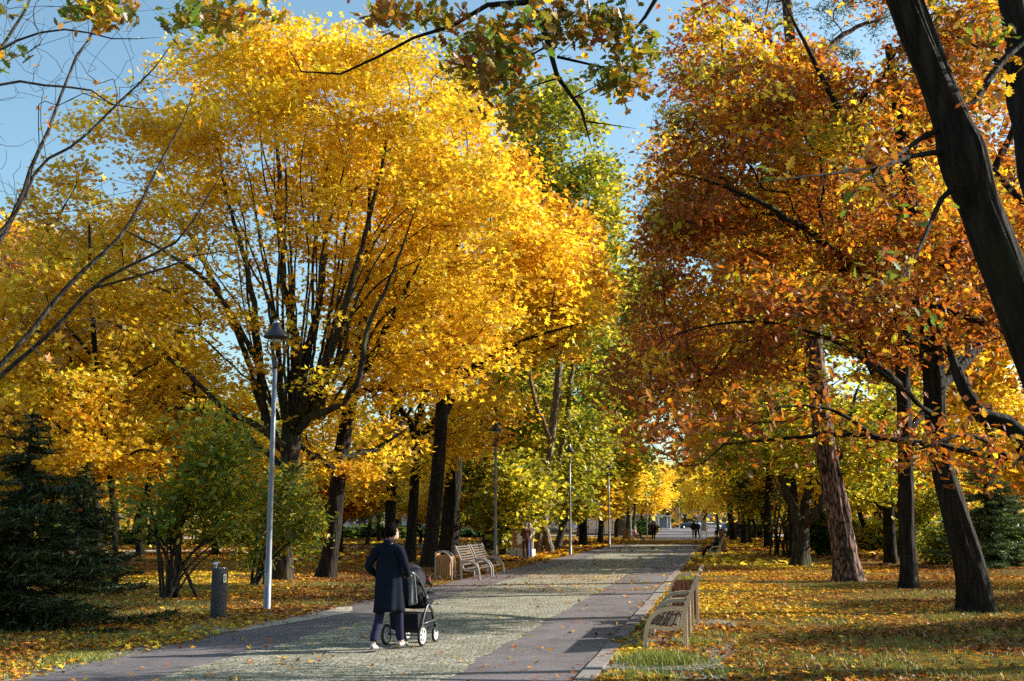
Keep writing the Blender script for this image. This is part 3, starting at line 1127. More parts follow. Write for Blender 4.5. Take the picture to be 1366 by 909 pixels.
# ------------------------------------------------------------------ lamp posts
def make_lamp():
    r = empty('street_lamp', (0, 0, 0))
    H = 5.12
    mb = MB()
    mb.lathe([(.085, 0), (.085, .02), (.075, .03), (.072, 1.0), (.062, 1.05), (.052, 3.2), (.047, H)], sides=16)
    mb.build('pole', M['galv'], r)
    MB().box((0, -.074, .62), (.07, .012, .28), 0, .004).build('hatch', M['alu'], r)
    MB().box((0, 0, .008), (.22, .22, .016)).build('base_plate', M['alu'], r)
    mb = MB()
    mb.lathe([(.052, H - .16), (.062, H - .12), (.062, H - .02), (.045, H + .06), (.02, H + .09)], sides=16)
    mb.build('collar', M['lampblack'], r)
    for k in range(3):
        a = 2 * PI * k / 3 + .5
        pr = [(.03, H), (.09, H + .10), (.20, H + .22), (.235, H + .36), (.215, H + .50)]
        pts = crom([(q * math.cos(a), q * math.sin(a), z) for q, z in pr], 5)
        MB().tube(pts, .013, 6).build('bracket', M['lampblack'], r)
    mb = MB()
    mb.lathe([(.10, H + .44), (.13, H + .46), (.255, H + .49), (.275, H + .52), (.25, H + .55), (.17, H + .62), (.115, H + .70), (.085, H + .78), (.078, H + .80)], sides=24)
    sh = mb.build('lamp_shade', M['lampblack'], r)
    mb = MB()
    mb.lathe([(.055, H + .795), (.06, H + .82), (.05, H + .86), (.02, H + .88)], sides=12)
    mb.build('finial', M['steel'], sh)
    mb = MB()
    mb.lathe([(.03, H + .40), (.10, H + .405), (.115, H + .445), (.10, H + .455)], sides=18)
    mb.build('diffuser', M['lampglass'], r)
    return r
lamp = make_lamp()
lamp_at = [(356, 815, 'tall grey lamp post with dark hat-shaped head beside the drinking fountain'),
           (661, 753, 'grey lamp post rising just behind the slatted benches'),
           (761, 739.5, 'slim lamp post on the verge past the wooden notice board'),
           (813, 729.5, 'thin lamp post in front of the pale kiosk'),
           (842, 716, 'thin lamp post behind the two people seated by the walk'),
           (863.5, 717, 'thin lamp post beside the walker with the red scarf'),
           (906.5, 706, 'very distant lamp post standing by the street in the gap between the trees')]
for i, (px, py, lab) in enumerate(lamp_at):
    o = lamp if i == 0 else copy_tree(lamp)
    g = G(px, py)
    o.location = (g[0], g[1], gz(g[0], g[1]) - .01)
    o.rotation_euler = (0, 0, .7 * i)
    tag(o, lab, 'street lamp', 'lamp posts along the walk')

# ------------------------------------------------------------------ drinking fountain
g = G(291, 826)
r = empty('drinking_fountain', (g[0], g[1], 0), 0, 'round stone-chip drinking fountain pillar with a small steel spout', 'drinking fountain')
MB().lathe([(.148, 0), (.15, .015), (.148, .90), (.14, .925), (.125, .93)], sides=32).build('pillar', M['aggregate'], r)
MB().lathe([(.118, .931), (.118, .938), (.06, .925), (.02, .922)], sides=24).build('basin', M['steel'], r)
sp = MB()
sp.tube(crom([(-.07, -.03, .92), (-.07, -.03, 1.0), (-.065, -.03, 1.03), (-.03, -.02, 1.035), (0, -.01, 1.02)], 4), .013, 8)
sp.ball((-.085, -.035, 1.0), (.05, .02, .05))
sp.build('spout', M['steel'], r)
ag = R(-38)
ca, sa = math.cos(ag), math.sin(ag)
pl = MB()
pl.box((.150 * ca, .150 * sa, .74), (.012, .075, .15), ag, bev=.004)
plo = pl.build('plaque', M['alu'], r)
em = MB()
tx, ty = -sa, ca
ring = [(.158 * ca + .022 * math.cos(q) * tx, .158 * sa + .022 * math.cos(q) * ty, .765 + .022 * math.sin(q)) for q in np.linspace(0, 2 * PI, 15)]
em.tube(ring, .004, 5)
em.tube([(.158 * ca, .158 * sa, .74), (.158 * ca, .158 * sa, .70)], .005, 5)
em.build('emblem', M['black'], plo)

# ------------------------------------------------------------------ benches and bins
def bench(loc, rz, length, fm, label, group, name='park_bench'):
    """local: +x along the bench, -y the way it faces"""
    r = empty(name, loc, rz, label, 'bench', group)
    def frame(x):
        mb = MB()
        f = lambda pts: [(x, -u, z) for u, z in pts]
        mb.tube(f(crom([(.57, 0), (.565, .18), (.53, .34), (.44, .47), (.30, .54), (.12, .56), (-.02, .555)], 5)), 1, flat=(.08, .06))
        mb.tube(f(crom([(.555, .285), (.46, .30), (.33, .275), (.2, .275), (.09, .31), (.04, .39), (.03, .50)], 5)), 1, flat=(.07, .055))
        mb.tube(f(crom([(0, 0), (0, .3), (-.002, .54), (-.05, .68), (-.13, .86), (-.205, 1.03)], 5)), 1, flat=(.075, .058))
        mb.box((x, -.57, .008), (.07, .09, .016))
        mb.box((x, 0, .008), (.07, .09, .016))
        fr = mb.build('side_frame', fm, r)
        for u, z in ((.2, .30), (.42, .315), (-.09, .80)):
            MB().ball((x + .03, -u, z), .012, 8, 6).build('bolt', M['steel'], fr)
    frame(.03)
    frame(length - .03)
    sl = np.array([(.53, .328), (.465, .325), (.40, .318), (.335, .308), (.27, .302), (.205, .305), (.145, .322)])
    for u, z in sl:
        MB().box((length / 2, -u, z + .012), (length - .10, .05, .028), 0, .006).build('seat_slat', M['slat'], r)
    for k in range(8):
        f = k / 7
        u, z = .035 - f * .215, .46 + f * .53
        u = .03 - .03 * f - .20 * f ** 1.2
        m = Matrix.Rotation(R(-20) * min(1, .4 + f), 4, 'X')
        MB().box((length / 2, -u - .038, z), (length - .10, .026, .05), 0, .006, mat=m).build('back_slat', M['slat'], r)
    return r
pv = np.array([SN, CS, 0])                      # along the walk
# benches of the near verge face the walk (towards -s): x axis along the walk, -y = facing
g0 = G(915, 866)
fac = PI / 2 - YAW                              # local +x -> along the walk ; local -y -> +s, so mirror
def bench_facing(origin, toward_plus_s, length, fm, label, group):
    if toward_plus_s:
        return bench(origin, fac, length, fm, label, group)            # -y local -> (+s)
    o = np.array(origin) + pv * length                                  # run back towards the camera
    return bench(o, fac + PI, length, fm, label, group)
bench_facing(g0, False, 1.75, M['benchmetal'], 'beige-framed slatted bench in the grass beside the kerb, nearest of the row', 'benches along the walk')
bench_facing(g0 + pv * 1.98, False, 1.75, M['benchmetal'], 'beige-framed slatted bench sandwiched between the nearest bench and a wooden bin', 'benches along the walk')
gl = G(617, 773.5)
gl2 = gl + pv * 2.15
bench_facing(gl + np.array([-.05, 0, 0]), True, 1.9, M['greymetal'], 'grey-framed slatted bench right next to the orange-brown bin under the maples', 'benches along the walk')
bench_facing(gl2 + np.array([-.05, 0, 0]), True, 1.9, M['greymetal'], 'grey-framed slatted bench in front of the second lamp post', 'benches along the walk')
gs = G(961, 745)
bench_facing(gs, False, 1.8, M['benchmetal'], 'beige bench with a person sitting on it, farther down the walk', 'benches along the walk')

def bin_(loc, rz, wood, fm, label, group, sc=1.0):
    r = empty('litter_bin', loc, rz, label, 'litter bin', group)
    for x in (-.24, .24):
        mb = MB()
        mb.tube([(x, -u, z) for u, z in crom([(.30, 0), (.30, .35), (.285, .55), (.22, .72), (.08, .83), (-.12, .855)], 5)], 1, flat=(.05, .04))
        mb.tube([(x, .20, 0), (x, .20, .45), (x, .20, .84)], 1, flat=(.05, .04))
        mb.build('side_frame', fm, r)
    nsl = 6
    for k in range(nsl):
        x = -.2 + .4 * k / (nsl - 1)
        for y in (-.235, .175):
            hh = .66 if y > 0 else .56
            MB().box((x, y, .14 + hh / 2), (.068, .022, hh), 0, .004).build('slat', wood, r)
    for k in range(5):
        y = -.18 + .31 * k / 4
        for x in (-.205, .205):
            MB().box((x, y, .14 + .3), (.022, .066, .60), 0, .004).build('slat', wood, r)
    MB().lathe([(.15, .15), (.17, .16), (.175, .66), (.165, .66), (.16, .18)], sides=18).build('liner', M['black'], r)
    r.scale = (sc, sc, sc)
    return r
gb = g0 + pv * 4.45 + np.array([-.12, 0, 0])
bin_(gb, fac + PI, M['binwood_dark'], M['benchmetal'], 'reddish wooden slatted bin with a curved beige frame at the end of the near benches', 'slatted litter bins')
gb = G(592, 774)
bin_(gb, fac, M['binwood'], M['greymetal'], 'orange-brown slatted bin with curved grey frame next to the benches under the maples', 'slatted litter bins', 1.02)
gb = G(835, 722)
bin_(gb, fac, M['binwood'], M['greymetal'], 'orange wooden bin in front of the two seated people', 'slatted litter bins', 1.3)

# ------------------------------------------------------------------ notice board, posts, sign, kiosk
g = G(697, 743.5)
r = empty('notice_board', (g[0], g[1], 0), R(-24), 'orange-brown wooden notice board on a whitish block base under the yellow-green leaves', 'notice board')
for k in range(3):
    MB().box((-.42 + .42 * k, 0, .2), (.39, .5, .40), 0, .02).build('base_block', M['concrete'], r)
for x in (-.5, .5):
    MB().box((x, .05, .86), (.13, .13, .92), 0, .01).build('post', M['binwood'], r)
pn = MB()
for k in range(4):
    pn.box((0, .06, .52 + .20 * k), (.86, .04, .19), 0, .005)
pn.build('panel', M['binwood'], r)
MB().box((-.17, .03, .92), (.26, .012, .52)).build('sheet', M['white'], r)
MB().box((0, .05, 1.36), (1.3, .34, .07), 0, .01).build('top_board', M['postwood'], r)

g = G(963.5, 736)
r = empty('wooden_post', (g[0], g[1], 0), .3, 'stout brown wooden post standing in leaves behind the seated person', 'post')
MB().box((0, 0, .65), (.24, .24, 1.3), 0, .02).build('shaft', M['postwood'], r)
MB().box((0, 0, 1.315), (.28, .28, .03), 0, .008).build('cap', M['roofgrey'], r)

g = G(939, 719.5)
r = empty('sign_board', (g[0], g[1], 0), R(-6), 'pale sign board on two white posts beside the dark-clad couple', 'sign')
MB().box((.27, 0, 1.0), (.13, .1, 2.0), 0, .015).build('post', M['white'], r)
MB().box((-.27, 0, .62), (.11, .1, 1.24), 0, .015).build('post', M['white'], r)
MB().box((0, .01, 1.32), (.46, .04, 1.05), 0, .01).build('panel', plain('sign_panel', (0.36, 0.35, 0.42), .5, var=.3, scale=5), r)

g = G(806, 714.5)
r = empty('kiosk', (g[0], g[1], 0), R(-9), 'low pale pinkish kiosk with flat dark roof beyond the walk', 'kiosk')
MB().box((-.3, 0, 1.3), (4.0, 3.0, 2.2), 0, .02).build('wall', M['kioskpink'], r)
MB().box((-.3, 0, .1), (3.9, 2.9, .2)).build('plinth', M['roofgrey'], r)
MB().box((-.2, 0, 2.5), (4.7, 3.5, .2), 0, .02).build('roof', M['roofgrey'], r)
MB().box((2.3, 0, 1.2), (.9, 2.6, 2.4), 0, .02).build('side_annex', plain('annex_dark', (.07, .06, .065), .7), r)
for k in range(4):
    MB().box((-1.85 + 1.0 * k, -1.515, 1.3), (.04, .03, 2.1)).build('joint', M['roofgrey'], r)
g = G(884.5, 706.5)
r = empty('bus_shelter', (g[0], g[1], 0), R(-25), 'small white glazed shelter at the far street beyond the red-scarfed walker', 'shelter')
for x, y in ((-1.3, -1), (1.3, -1), (-1.3, 1), (1.3, 1)):
    MB().box((x, y, 1.35), (.22, .22, 2.7), 0, .02).build('post', M['white'], r)
MB().box((0, 0, 2.8), (3.4, 2.8, .22), 0, .03).build('roof', M['white'], r)
MB().box((0, 1, 1.4), (2.3, .05, 2.1)).build('pane', plain('shelter_glass', (.12, .2, .25), .1, spec=.8), r)
for i, (px, py) in enumerate(((893.5, 705), (902.5, 703.8))):
    g = G(px, py)
    r = empty('planter', (g[0], g[1], 0), .2, ['reddish planter box with orange plants at the far end of the street', 'planter box with yellow plants at the far end of the street'][i], 'planter')
    MB().box((0, 0, .35), (2.2, 1.2, .7), 0, .04).build('box', plain('planter_box%d' % i, ((.3, .12, .06), (.3, .2, .06))[i], .7), r)
    rngp = np.random.default_rng(400 + i)
    C = rngp.normal(0, 1, (240, 3)) * np.array([.6, .3, .14]) + np.array([0, 0, .85])
    V, L_, T_, Cc = leaf_arrays(rngp, C, rngp.uniform(.25, .45, 240), pick(rngp, PAL['amber' if i == 0 else 'yellow'], 240), 'kite', spread=.9)
    link('plants', mesh_np('plants', V, L_, T_, [M['leaf']], col=Cc), r)

# ------------------------------------------------------------------ buildings beyond the trees
def building(name, loc, rz, w, d, floors, fh, wall, label, roof='flat', nwin=8, ww=1.1, wh=1.6, pink=None):
    r = empty(name, loc, rz, label, 'building')
    H = floors * fh + .6
    MB().box((0, 0, H / 2), (w, d, H)).build('wall', wall, r)
    if roof == 'flat':
        MB().box((0, 0, H + .15), (w + .6, d + .6, .3)).build('roof', M['roofgrey'], r)
    else:
        MB().add([(-w / 2 - .4, -d / 2 - .5, H), (w / 2 + .4, -d / 2 - .5, H), (w / 2 + .4, d / 2 + .5, H), (-w / 2 - .4, d / 2 + .5, H), (-w / 2 + 2, 0, H + 3.2), (w / 2 - 2, 0, H + 3.2)],
                 [(3, 2, 1, 0), (0, 1, 5, 4), (1, 2, 5), (2, 3, 4, 5), (3, 0, 4)]).build('roof', M['roofgrey'], r)
    for f in range(floors):
        for k in range(nwin):
            x = -w / 2 + w * (k + .5) / nwin
            z = .6 + f * fh + 1.5
            fr = MB()
            y = -d / 2 - .03
            for a, b, c_, e in ((x - ww / 2, z, .1, wh), (x + ww / 2, z, .1, wh), (x, z, .07, wh)):
                fr.box((a, y, b), (c_, .10, e))
            fr.box((x, y, z + wh / 2), (ww + .1, .11, .1))
            fr.box((x, y - .02, z - wh / 2), (ww + .3, .18, .08))
            o = fr.build('window', M['white'], r)
            MB().box((x, -d / 2 - .012, z), (ww, .03, wh)).build('pane', M['winglass'], o)
    MB().box((0, -d / 2 - .02, .3), (w, .08, .6)).build('plinth', M['roofgrey'], r)
    return r
def at(px, Y): 
    return (P(px, HOR, Y)[0], Y, 0)
building('villa', at(565, 158), R(6), 19, 9, 3, 3.3, M['plaster'], 'pale grey building with dark windows glimpsed between the dark trunks', 'hip', 8)
building('villa', at(668, 150), R(-4), 9, 8, 2, 3.2, M['pinkplaster'], 'pinkish building part showing behind the second lamp', 'hip', 3)
building('apartment_block', at(470, 175), R(10), 16, 10, 3, 3.1, M['plaster'], 'whitish house far behind the big many-stemmed maple', 'flat', 7)
building('apartment_block', at(745, 185), R(-8), 16, 10, 2, 3.2, M['plaster'], 'pale low house behind the notice board and leaning trunks', 'flat', 6)
building('apartment_block', at(915, 330), R(0), 34, 12, 4, 3.2, M['plaster'], 'far pale block closing the street beyond the parked cars', 'flat', 12)
building('apartment_block', at(1010, 330), R(-12), 30, 12, 3, 3.2, M['pinkplaster'], 'far pinkish block behind the woods to the side of the street', 'flat', 10)
# low rail in front of the buildings
r = empty('rail_fence', at(600, 128), R(4), 'long low grey rail fence across the far lawn before the pale building', 'fence')
for k in range(12):
    MB().box((-16.5 + 3 * k, 0, .42), (.09, .09, .84)).build('post', M['galv'], r)
for z in (.4, .78):
    MB().box((0, -.07, z), (34, .05, .07)).build('rail', M['galv'], r)

# ------------------------------------------------------------------ cars
def car(loc, rz, paint, label, group='cars parked on the far street'):
    r = empty('parked_car', loc, rz, label, 'car', group)
    prof = [(-2.1, .35, .55), (-2.12, .62, .8), (-2.0, .9, .84), (-1.75, .96, .84), (-1.15, 1.38, .68), (-.3, 1.47, .66), (.45, 1.40, .66), (1.05, .98, .82), (1.75, .86, .82), (2.1, .66, .76), (2.12, .35, .6)]
    rings = []
    for x, z, w in prof:
        rings.append([(x, -w, .28), (x, -w - .02 * (z > .6), min(z, .6)), (x, -w * (.97 if z > 1 else 1), z * .97), (x, -w * .8, z), (x, w * .8, z), (x, w * (.97 if z > 1 else 1), z * .97), (x, w + .02 * (z > .6), min(z, .6)), (x, w, .28)])
    MB().loft(rings).build('body', paint, r)
    gm = M['winglass']
    for sgn in (-1, 1):
        MB().add([(-1.15, sgn * .75, 1.32), (.45, sgn * .73, 1.34), (1.0, sgn * .835, .99), (-1.6, sgn * .85, .99),
                  (-1.15, sgn * .70, 1.32), (.45, sgn * .68, 1.34), (1.0, sgn * .785, .99), (-1.6, sgn * .80, .99)],
                 [(0, 1, 2, 3), (7, 6, 5, 4), (0, 3, 7, 4), (1, 5, 6, 2), (0, 4, 5, 1), (3, 2, 6, 7)]).build('side_window', gm, r)
        for x in (-1.3, 1.35):
            c_ = MB()
            ring = lambda q: [(x + q * math.cos(t), 0, .32 + q * math.sin(t)) for t in np.linspace(0, 2 * PI, 21)[:-1]]
            def disc(q, y0, y1):
                a = [(p[0], sgn * y0, p[2]) for p in ring(q)]
                b = [(p[0], sgn * y1, p[2]) for p in ring(q)]
                return [a, b]
            w = MB().loft(disc(.32, .66, .88)).build('wheel', M['tyre'], r)
            MB().loft(disc(.19, .70, .892)).build('rim', M['alu'], w)
        MB().ball((2.05, sgn * .58, .68), (.09, .16, .08)).build('headlight', M['lampglass'], r)
        MB().ball((-2.08, sgn * .62, .78), (.06, .14, .1)).build('tail_light', plain('tail_red', (.3, .01, .01), .3), r)
    MB().add([(.52, -.56, 1.385), (.52, .56, 1.385), (1.08, .66, 1.0), (1.08, -.66, 1.0), (.49, -.56, 1.36), (.49, .56, 1.36), (1.05, .66, .97), (1.05, -.66, .97)],
             [(0, 3, 2, 1), (4, 5, 6, 7), (0, 1, 5, 4), (3, 7, 6, 2), (0, 4, 7, 3), (1, 2, 6, 5)]).build('windscreen', gm, r)
    return r
g = G(949, 706.0); car(g, R(8), M['white'], 'white car on the street beyond the sign board')
g = G(929, 705.0); car((g[0], g[1], 0), R(100), plain('silver_paint', (.4, .45, .52), .3, .4), 'silver-blue car behind the dark-clad couple')
g = G(917, 705.5); car(g, R(15), plain('dark_paint', (.012, .014, .02), .25), 'black car in shade on the far street')
g = G(783, 713); car(g, R(30), plain('grey_paint', (.5, .5, .52), .3, .2), 'light grey car half hidden behind trunks beside the kiosk')
g = G(968, 707.0); car(g, R(80), plain('blue_paint', (.10, .16, .28), .3, .2), 'blue car showing past the wooden post')
# ------------------------------------------------------------------ people
def skin_mesh(name, pts, edges, radii, root=0, sub=2):
    me = bpy.data.meshes.new(name + '_skel')
    me.from_pydata([tuple(p) for p in pts], edges, [])
    o = bpy.data.objects.new('skel', me)
    COL.objects.link(o)
    sk = o.modifiers.new('s', 'SKIN')
    sk.use_smooth_shade = True
    for i, q in enumerate(radii):
        v = me.skin_vertices[0].data[i]
        v.radius = (q, q) if np.isscalar(q) else q
        v.use_root = (i == root)
    ss = o.modifiers.new('u', 'SUBSURF')
    ss.levels = ss.render_levels = sub
    dg = bpy.context.evaluated_depsgraph_get()
    m2 = bpy.data.meshes.new_from_object(o.evaluated_get(dg))
    m2.name = name
    bpy.data.objects.remove(o)
    bpy.data.meshes.remove(me)
    return m2

def join_meshes(name, meshes):
    bm = bmesh.new()
    for m in meshes:
        bm.from_mesh(m)
    me = bpy.data.meshes.new(name)
    bm.to_mesh(me)
    bm.free()
    me.polygons.foreach_set('use_smooth', np.ones(len(me.polygons), dtype=bool))
    me.update()
    return me

V3 = lambda *a: np.array(a, dtype=float)
def joints(pose):
    """facing +y, 1.75 m tall"""
    J = dict(pelvis=V3(0, 0, .95), waist=V3(0, 0, 1.10), chest=V3(0, .01, 1.30), collar=V3(0, 0, 1.45), neck=V3(0, .01, 1.52), head=V3(0, .03, 1.645))
    for s, k in ((-1, 'l'), (1, 'r')):
        J['sh' + k] = V3(s * .185, 0, 1.42)
        J['el' + k] = V3(s * .24, -.03, 1.14)
        J['wr' + k] = V3(s * .25, .05, .90)
        J['ha' + k] = V3(s * .245, .08, .82)
        J['hip' + k] = V3(s * .095, 0, .92)
        J['kn' + k] = V3(s * .105, .02, .50)
        J['an' + k] = V3(s * .11, -.02, .085)
        J['to' + k] = V3(s * .125, .14, .035)
    for k, v in pose.items():
        if k != 'shift':
            J[k] = V3(*v)
    return J
POSE = {
    'stand': {},
    'walk': dict(knl=(-.1, .20, .53), anl=(-.1, .24, .11), tol=(-.11, .40, .06), knr=(.1, -.02, .50), anr=(.1, -.26, .13), tor=(.11, -.13, .035), wrl=(-.26, -.12, .92), hal=(-.26, -.13, .84), wrr=(.26, .16, .93), har=(.26, .2, .86)),
    'push': dict(knl=(-.1, -.05, .50), anl=(-.1, -.30, .12), tol=(-.11, -.17, .035), knr=(.1, .2, .53), anr=(.1, .26, .10), tor=(.11, .42, .05),
                 ell=(-.31, -.09, 1.16), wrl=(-.25, .20, 1.03), hal=(-.22, .29, 1.03), elr=(.30, -.02, 1.15), wrr=(.23, .24, 1.03), har=(.21, .33, 1.03), head=(.03, .06, 1.645)),
    'hold': dict(ell=(-.24, .0, 1.15), wrl=(-.12, .24, 1.15), hal=(-.08, .30, 1.17), elr=(.24, .0, 1.15), wrr=(.14, .22, 1.10), har=(.1, .29, 1.12)),
    'sit': dict(pelvis=(0, 0, .52), waist=(0, -.03, .66), chest=(0, -.07, .87), collar=(0, -.09, 1.01), neck=(0, -.09, 1.08), head=(0, -.05, 1.20),
                shl=(-.185, -.09, .98), shr=(.185, -.09, .98), ell=(-.24, .0, .74), elr=(.24, .0, .74), wrl=(-.15, .22, .66), wrr=(.15, .22, .66), hal=(-.1, .29, .65), har=(.1, .29, .65),
                hipl=(-.095, .02, .50), hipr=(.095, .02, .50), knl=(-.12, .45, .52), knr=(.12, .45, .52), anl=(-.13, .60, .11), anr=(.12, .66, .12), tol=(-.14, .74, .05), tor=(.13, .80, .06)),
}
def head_mesh(hc, yaw=0.0, tilt=0.0):
    mb = MB()
    def f(d):
        k = 1.0
        if d.z < 0: k -= .10 * (-d.z) * (1 - max(0, d.y))          # narrower jaw at the back
        return k
    mb.ball((0, 0, 0), (.076, .096, .115), 20, 14, f)
    mb.ball((0, .06, -.055), (.05, .045, .055), 12, 8)              # jaw and chin
    mb.add([(-.014, .088, -.025), (.014, .088, -.025), (0, .122, -.022), (0, .094, .03), (0, .09, -.035)], [(0, 2, 3), (2, 1, 3), (0, 4, 2), (4, 1, 2)], True)
    for s in (-1, 1):
        mb.ball((s * .077, -.008, -.012), (.012, .026, .034), 8, 7)  # ears
        mb.ball((s * .032, .083, .012), (.014, .012, .008), 8, 6)    # eyes
    mb.ball((0, .094, -.062), (.026, .012, .008), 10, 6)            # mouth
    me = bpy.data.meshes.new('head')
    me.from_pydata(mb.v, [], mb.f)
    rot = Matrix.Rotation(yaw, 4, 'Z') @ Matrix.Rotation(tilt, 4, 'X')
    me.transform(Matrix.Translation(Vector(hc)) @ rot)
    return me, rot
def hand_meshes(J, k, curl=.9):
    """palm is on the body chain; five separate unequal fingers rooted inside it"""
    wr, ha = J['wr' + k], J['ha' + k]
    d = ha - wr
    d = d / (np.linalg.norm(d) + 1e-9)
    s = -1 if k == 'l' else 1
    side = np.cross(d, V3(0, 0, 1)) if abs(d[2]) < .8 else V3(0, 1, 0)
    side = side - d * np.dot(side, d)
    side /= np.linalg.norm(side)
    dn = np.cross(side, d)
    if dn[2] > 0 and abs(d[2]) < .8: dn = -dn
    if abs(d[2]) >= .8: dn = V3(-s, 0, 0)
    out = []
    for q, (off, ln) in enumerate(((-.030, .068), (-.010, .078), (.011, .072), (.030, .056))):
        a = ha + side * off
        p1 = a + d * ln * .45 + dn * .006
        p2 = p1 + (d * math.cos(curl) + dn * math.sin(curl)) * ln * .38
        p3 = p2 + (d * math.cos(curl * 2) + dn * math.sin(curl * 2)) * ln * .32
        out.append(skin_mesh('finger', [a - d * .02, p1, p2, p3], [(0, 1), (1, 2), (2, 3)], [.010, .0095, .0088, .007], 0, 1))
    th = ha - d * .035 - side * .03
    t1 = th + (d * .5 - side * .8 + dn * .3) * .04
    t2 = t1 + (d * .8 - side * .1 + dn * .6) * .035
    out.append(skin_mesh('thumb', [th, t1, t2], [(0, 1), (1, 2)], [.012, .011, .008], 0, 1))
    return out

def person(label, loc, heading, pose, H, skin, hair, top, bottom, shoes=('black', 'sole'), coat=0.0, hairlen=0.0, scarf=None, cat='person', yaw=0.0, tilt=0.0, fingers=True, group=None):
    """heading: angle from +y towards +x"""
    r = empty('person', loc, -heading, label, cat, group)
    J = joints(POSE[pose] if isinstance(pose, str) else pose)
    sc = H / 1.75
    names, pts, rad = [], [], []
    R0 = dict(pelvis=(.135, .10), waist=(.125, .09), chest=(.145, .10), collar=(.085, .07), neck=.052, head=.05)
    for k in 'lr':
        R0.update({'sh' + k: .058, 'el' + k: .042, 'wr' + k: (.028, .024), 'ha' + k: (.036, .018), 'hip' + k: .088, 'kn' + k: .058, 'an' + k: .040, 'to' + k: (.038, .026)})
    order = ['pelvis', 'waist', 'chest', 'collar', 'neck', 'head'] + [a + k for k in 'lr' for a in ('sh', 'el', 'wr', 'ha', 'hip', 'kn', 'an', 'to')]
    ix = {n: i for i, n in enumerate(order)}
    ed = [('pelvis', 'waist'), ('waist', 'chest'), ('chest', 'collar'), ('collar', 'neck'), ('neck', 'head')]
    for k in 'lr':
        ed += [('collar', 'sh' + k), ('sh' + k, 'el' + k), ('el' + k, 'wr' + k), ('wr' + k, 'ha' + k), ('pelvis', 'hip' + k), ('hip' + k, 'kn' + k), ('kn' + k, 'an' + k), ('an' + k, 'to' + k)]
    E = [(ix[a], ix[b]) for a, b in ed]
    body = skin_mesh('body', [J[n] for n in order], E, [R0[n] for n in order], 0, 2)
    hm, rot = head_mesh(J['head'], yaw, tilt)
    parts = [body, hm]
    if fingers:
        for k in 'lr':
            parts += hand_meshes(J, k)
    bme = join_meshes('body', parts)
    bme.materials.append(skin)
    link('body', bme, r)
    # trousers
    tn = ['pelvis', 'waist', 'hipl', 'knl', 'anl', 'hipr', 'knr', 'anr']
    tp = [J[n] for n in tn]
    tp[1] = J['pelvis'] * .6 + J['waist'] * .4
    tr = [(.152, .12), (.145, .108), .104, .074, .064, .104, .074, .064]
    tm = skin_mesh('trousers', tp, [(0, 1), (0, 2), (2, 3), (3, 4), (0, 5), (5, 6), (6, 7)], tr, 0, 2)
    tm.materials.append(bottom)
    link('trousers', tm, r)
    # jacket: torso and sleeves
    jn = ['waist', 'chest', 'collar', 'shl', 'ell', 'wrl', 'shr', 'elr', 'wrr', 'pelvis']
    jp = [J[n] for n in jn]
    for a, b in (('wrl', 5), ('wrr', 8)):
        jp[b] = J[a] * 1.0
    jr = [(.165, .125), (.178, .13), (.11, .088), .082, .064, .047, .082, .064, .047, (.17, .13)]
    jm = [skin_mesh('jacket', jp, [(0, 1), (1, 2), (2, 3), (3, 4), (4, 5), (2, 6), (6, 7), (7, 8), (0, 9)], jr, 0, 2)]
    if coat:
        # long coat: hanging skirt with soft folds, slightly flared
        mb = MB()
        rings = []
        nz_ = 14
        top_z = J['chest'][2] + .04
        for q in range(nz_):
            f = q / (nz_ - 1)
            z = top_z + (coat - top_z) * f
            ctr = V3(0, .0 + .03 * f, 0) if pose != 'sit' else V3(0, 0, 0)
            wx, wy = .19 + .045 * f, .135 + .07 * f
            ring = []
            for i in range(40):
                a = 2 * PI * i / 40
                fold = 1 + f * (.075 * math.sin(a * 5 + 1) + .045 * math.sin(a * 9 + 2.2 + 2 * f) + .03 * math.sin(a * 3)) + .02 * math.sin(7 * f + 3 * a)
                ring.append((ctr[0] + wx * math.cos(a) * fold, ctr[1] + wy * math.sin(a) * fold, z + (.012 * math.sin(a * 4) if q == nz_ - 1 else 0)))
            rings.append(ring)
        inner = [[(p[0] * .93, p[1] * .93, p[2] + .004) for p in rg] for rg in rings[::-1]]
        mb.loft(rings + inner, cap=False)
        cm = bpy.data.meshes.new('coat')
        cm.from_pydata(mb.v, [], mb.f)
        jm.append(cm)
        # turned-up collar
        mb = MB()
        cr = []
        for z, q in ((1.44, .105), (1.50, .088), (1.545, .083), (1.545, .072), (1.48, .074)):
            cr.append([(q * math.cos(a), q * .95 * math.sin(a) + .005, z + (.012 if math.sin(a) < 0 else -.03)) for a in np.linspace(0, 2 * PI, 25)[:-1]])
        mb.loft(cr, cap=False)
        cm = bpy.data.meshes.new('collar')
        cm.from_pydata(mb.v, [], mb.f)
        jm.append(cm)
    jme = join_meshes('coat' if coat else 'jacket', jm)
    jme.materials.append(top)
    link('coat' if coat else 'jacket', jme, r)
    # hair
    mb = MB()
    rr = random.Random(int(abs(loc[0] * 77 + loc[1])))
    sdh = rr.uniform(0, 40)
    def hf(d):
        k = 1.16 + .16 * noise.noise(d * 3.2 + Vector((sdh, 0, 0))) + .10 * noise.noise(d * 9 + Vector((sdh, 3, 0)))
        if d.y > .25 and d.z < .45: k *= .82                      # face stays clear
        if d.z < -.45: k *= .86
        return k + (.08 if d.z > .5 else 0)
    mb.ball((0, -.012, .022), (.084, .098, .108), 26, 18, hf)
    if hairlen:
        mb.ball((0, -.05, -.09), (.085, .05, hairlen), 14, 10)
    hme = bpy.data.meshes.new('hair')
    hme.from_pydata(mb.v, [], mb.f)
    hme.transform(Matrix.Translation(Vector(J['head'])) @ rot)
    hme.polygons.foreach_set('use_smooth', np.ones(len(hme.polygons), dtype=bool))
    hme.materials.append(hair)
    link('hair', hme, r)
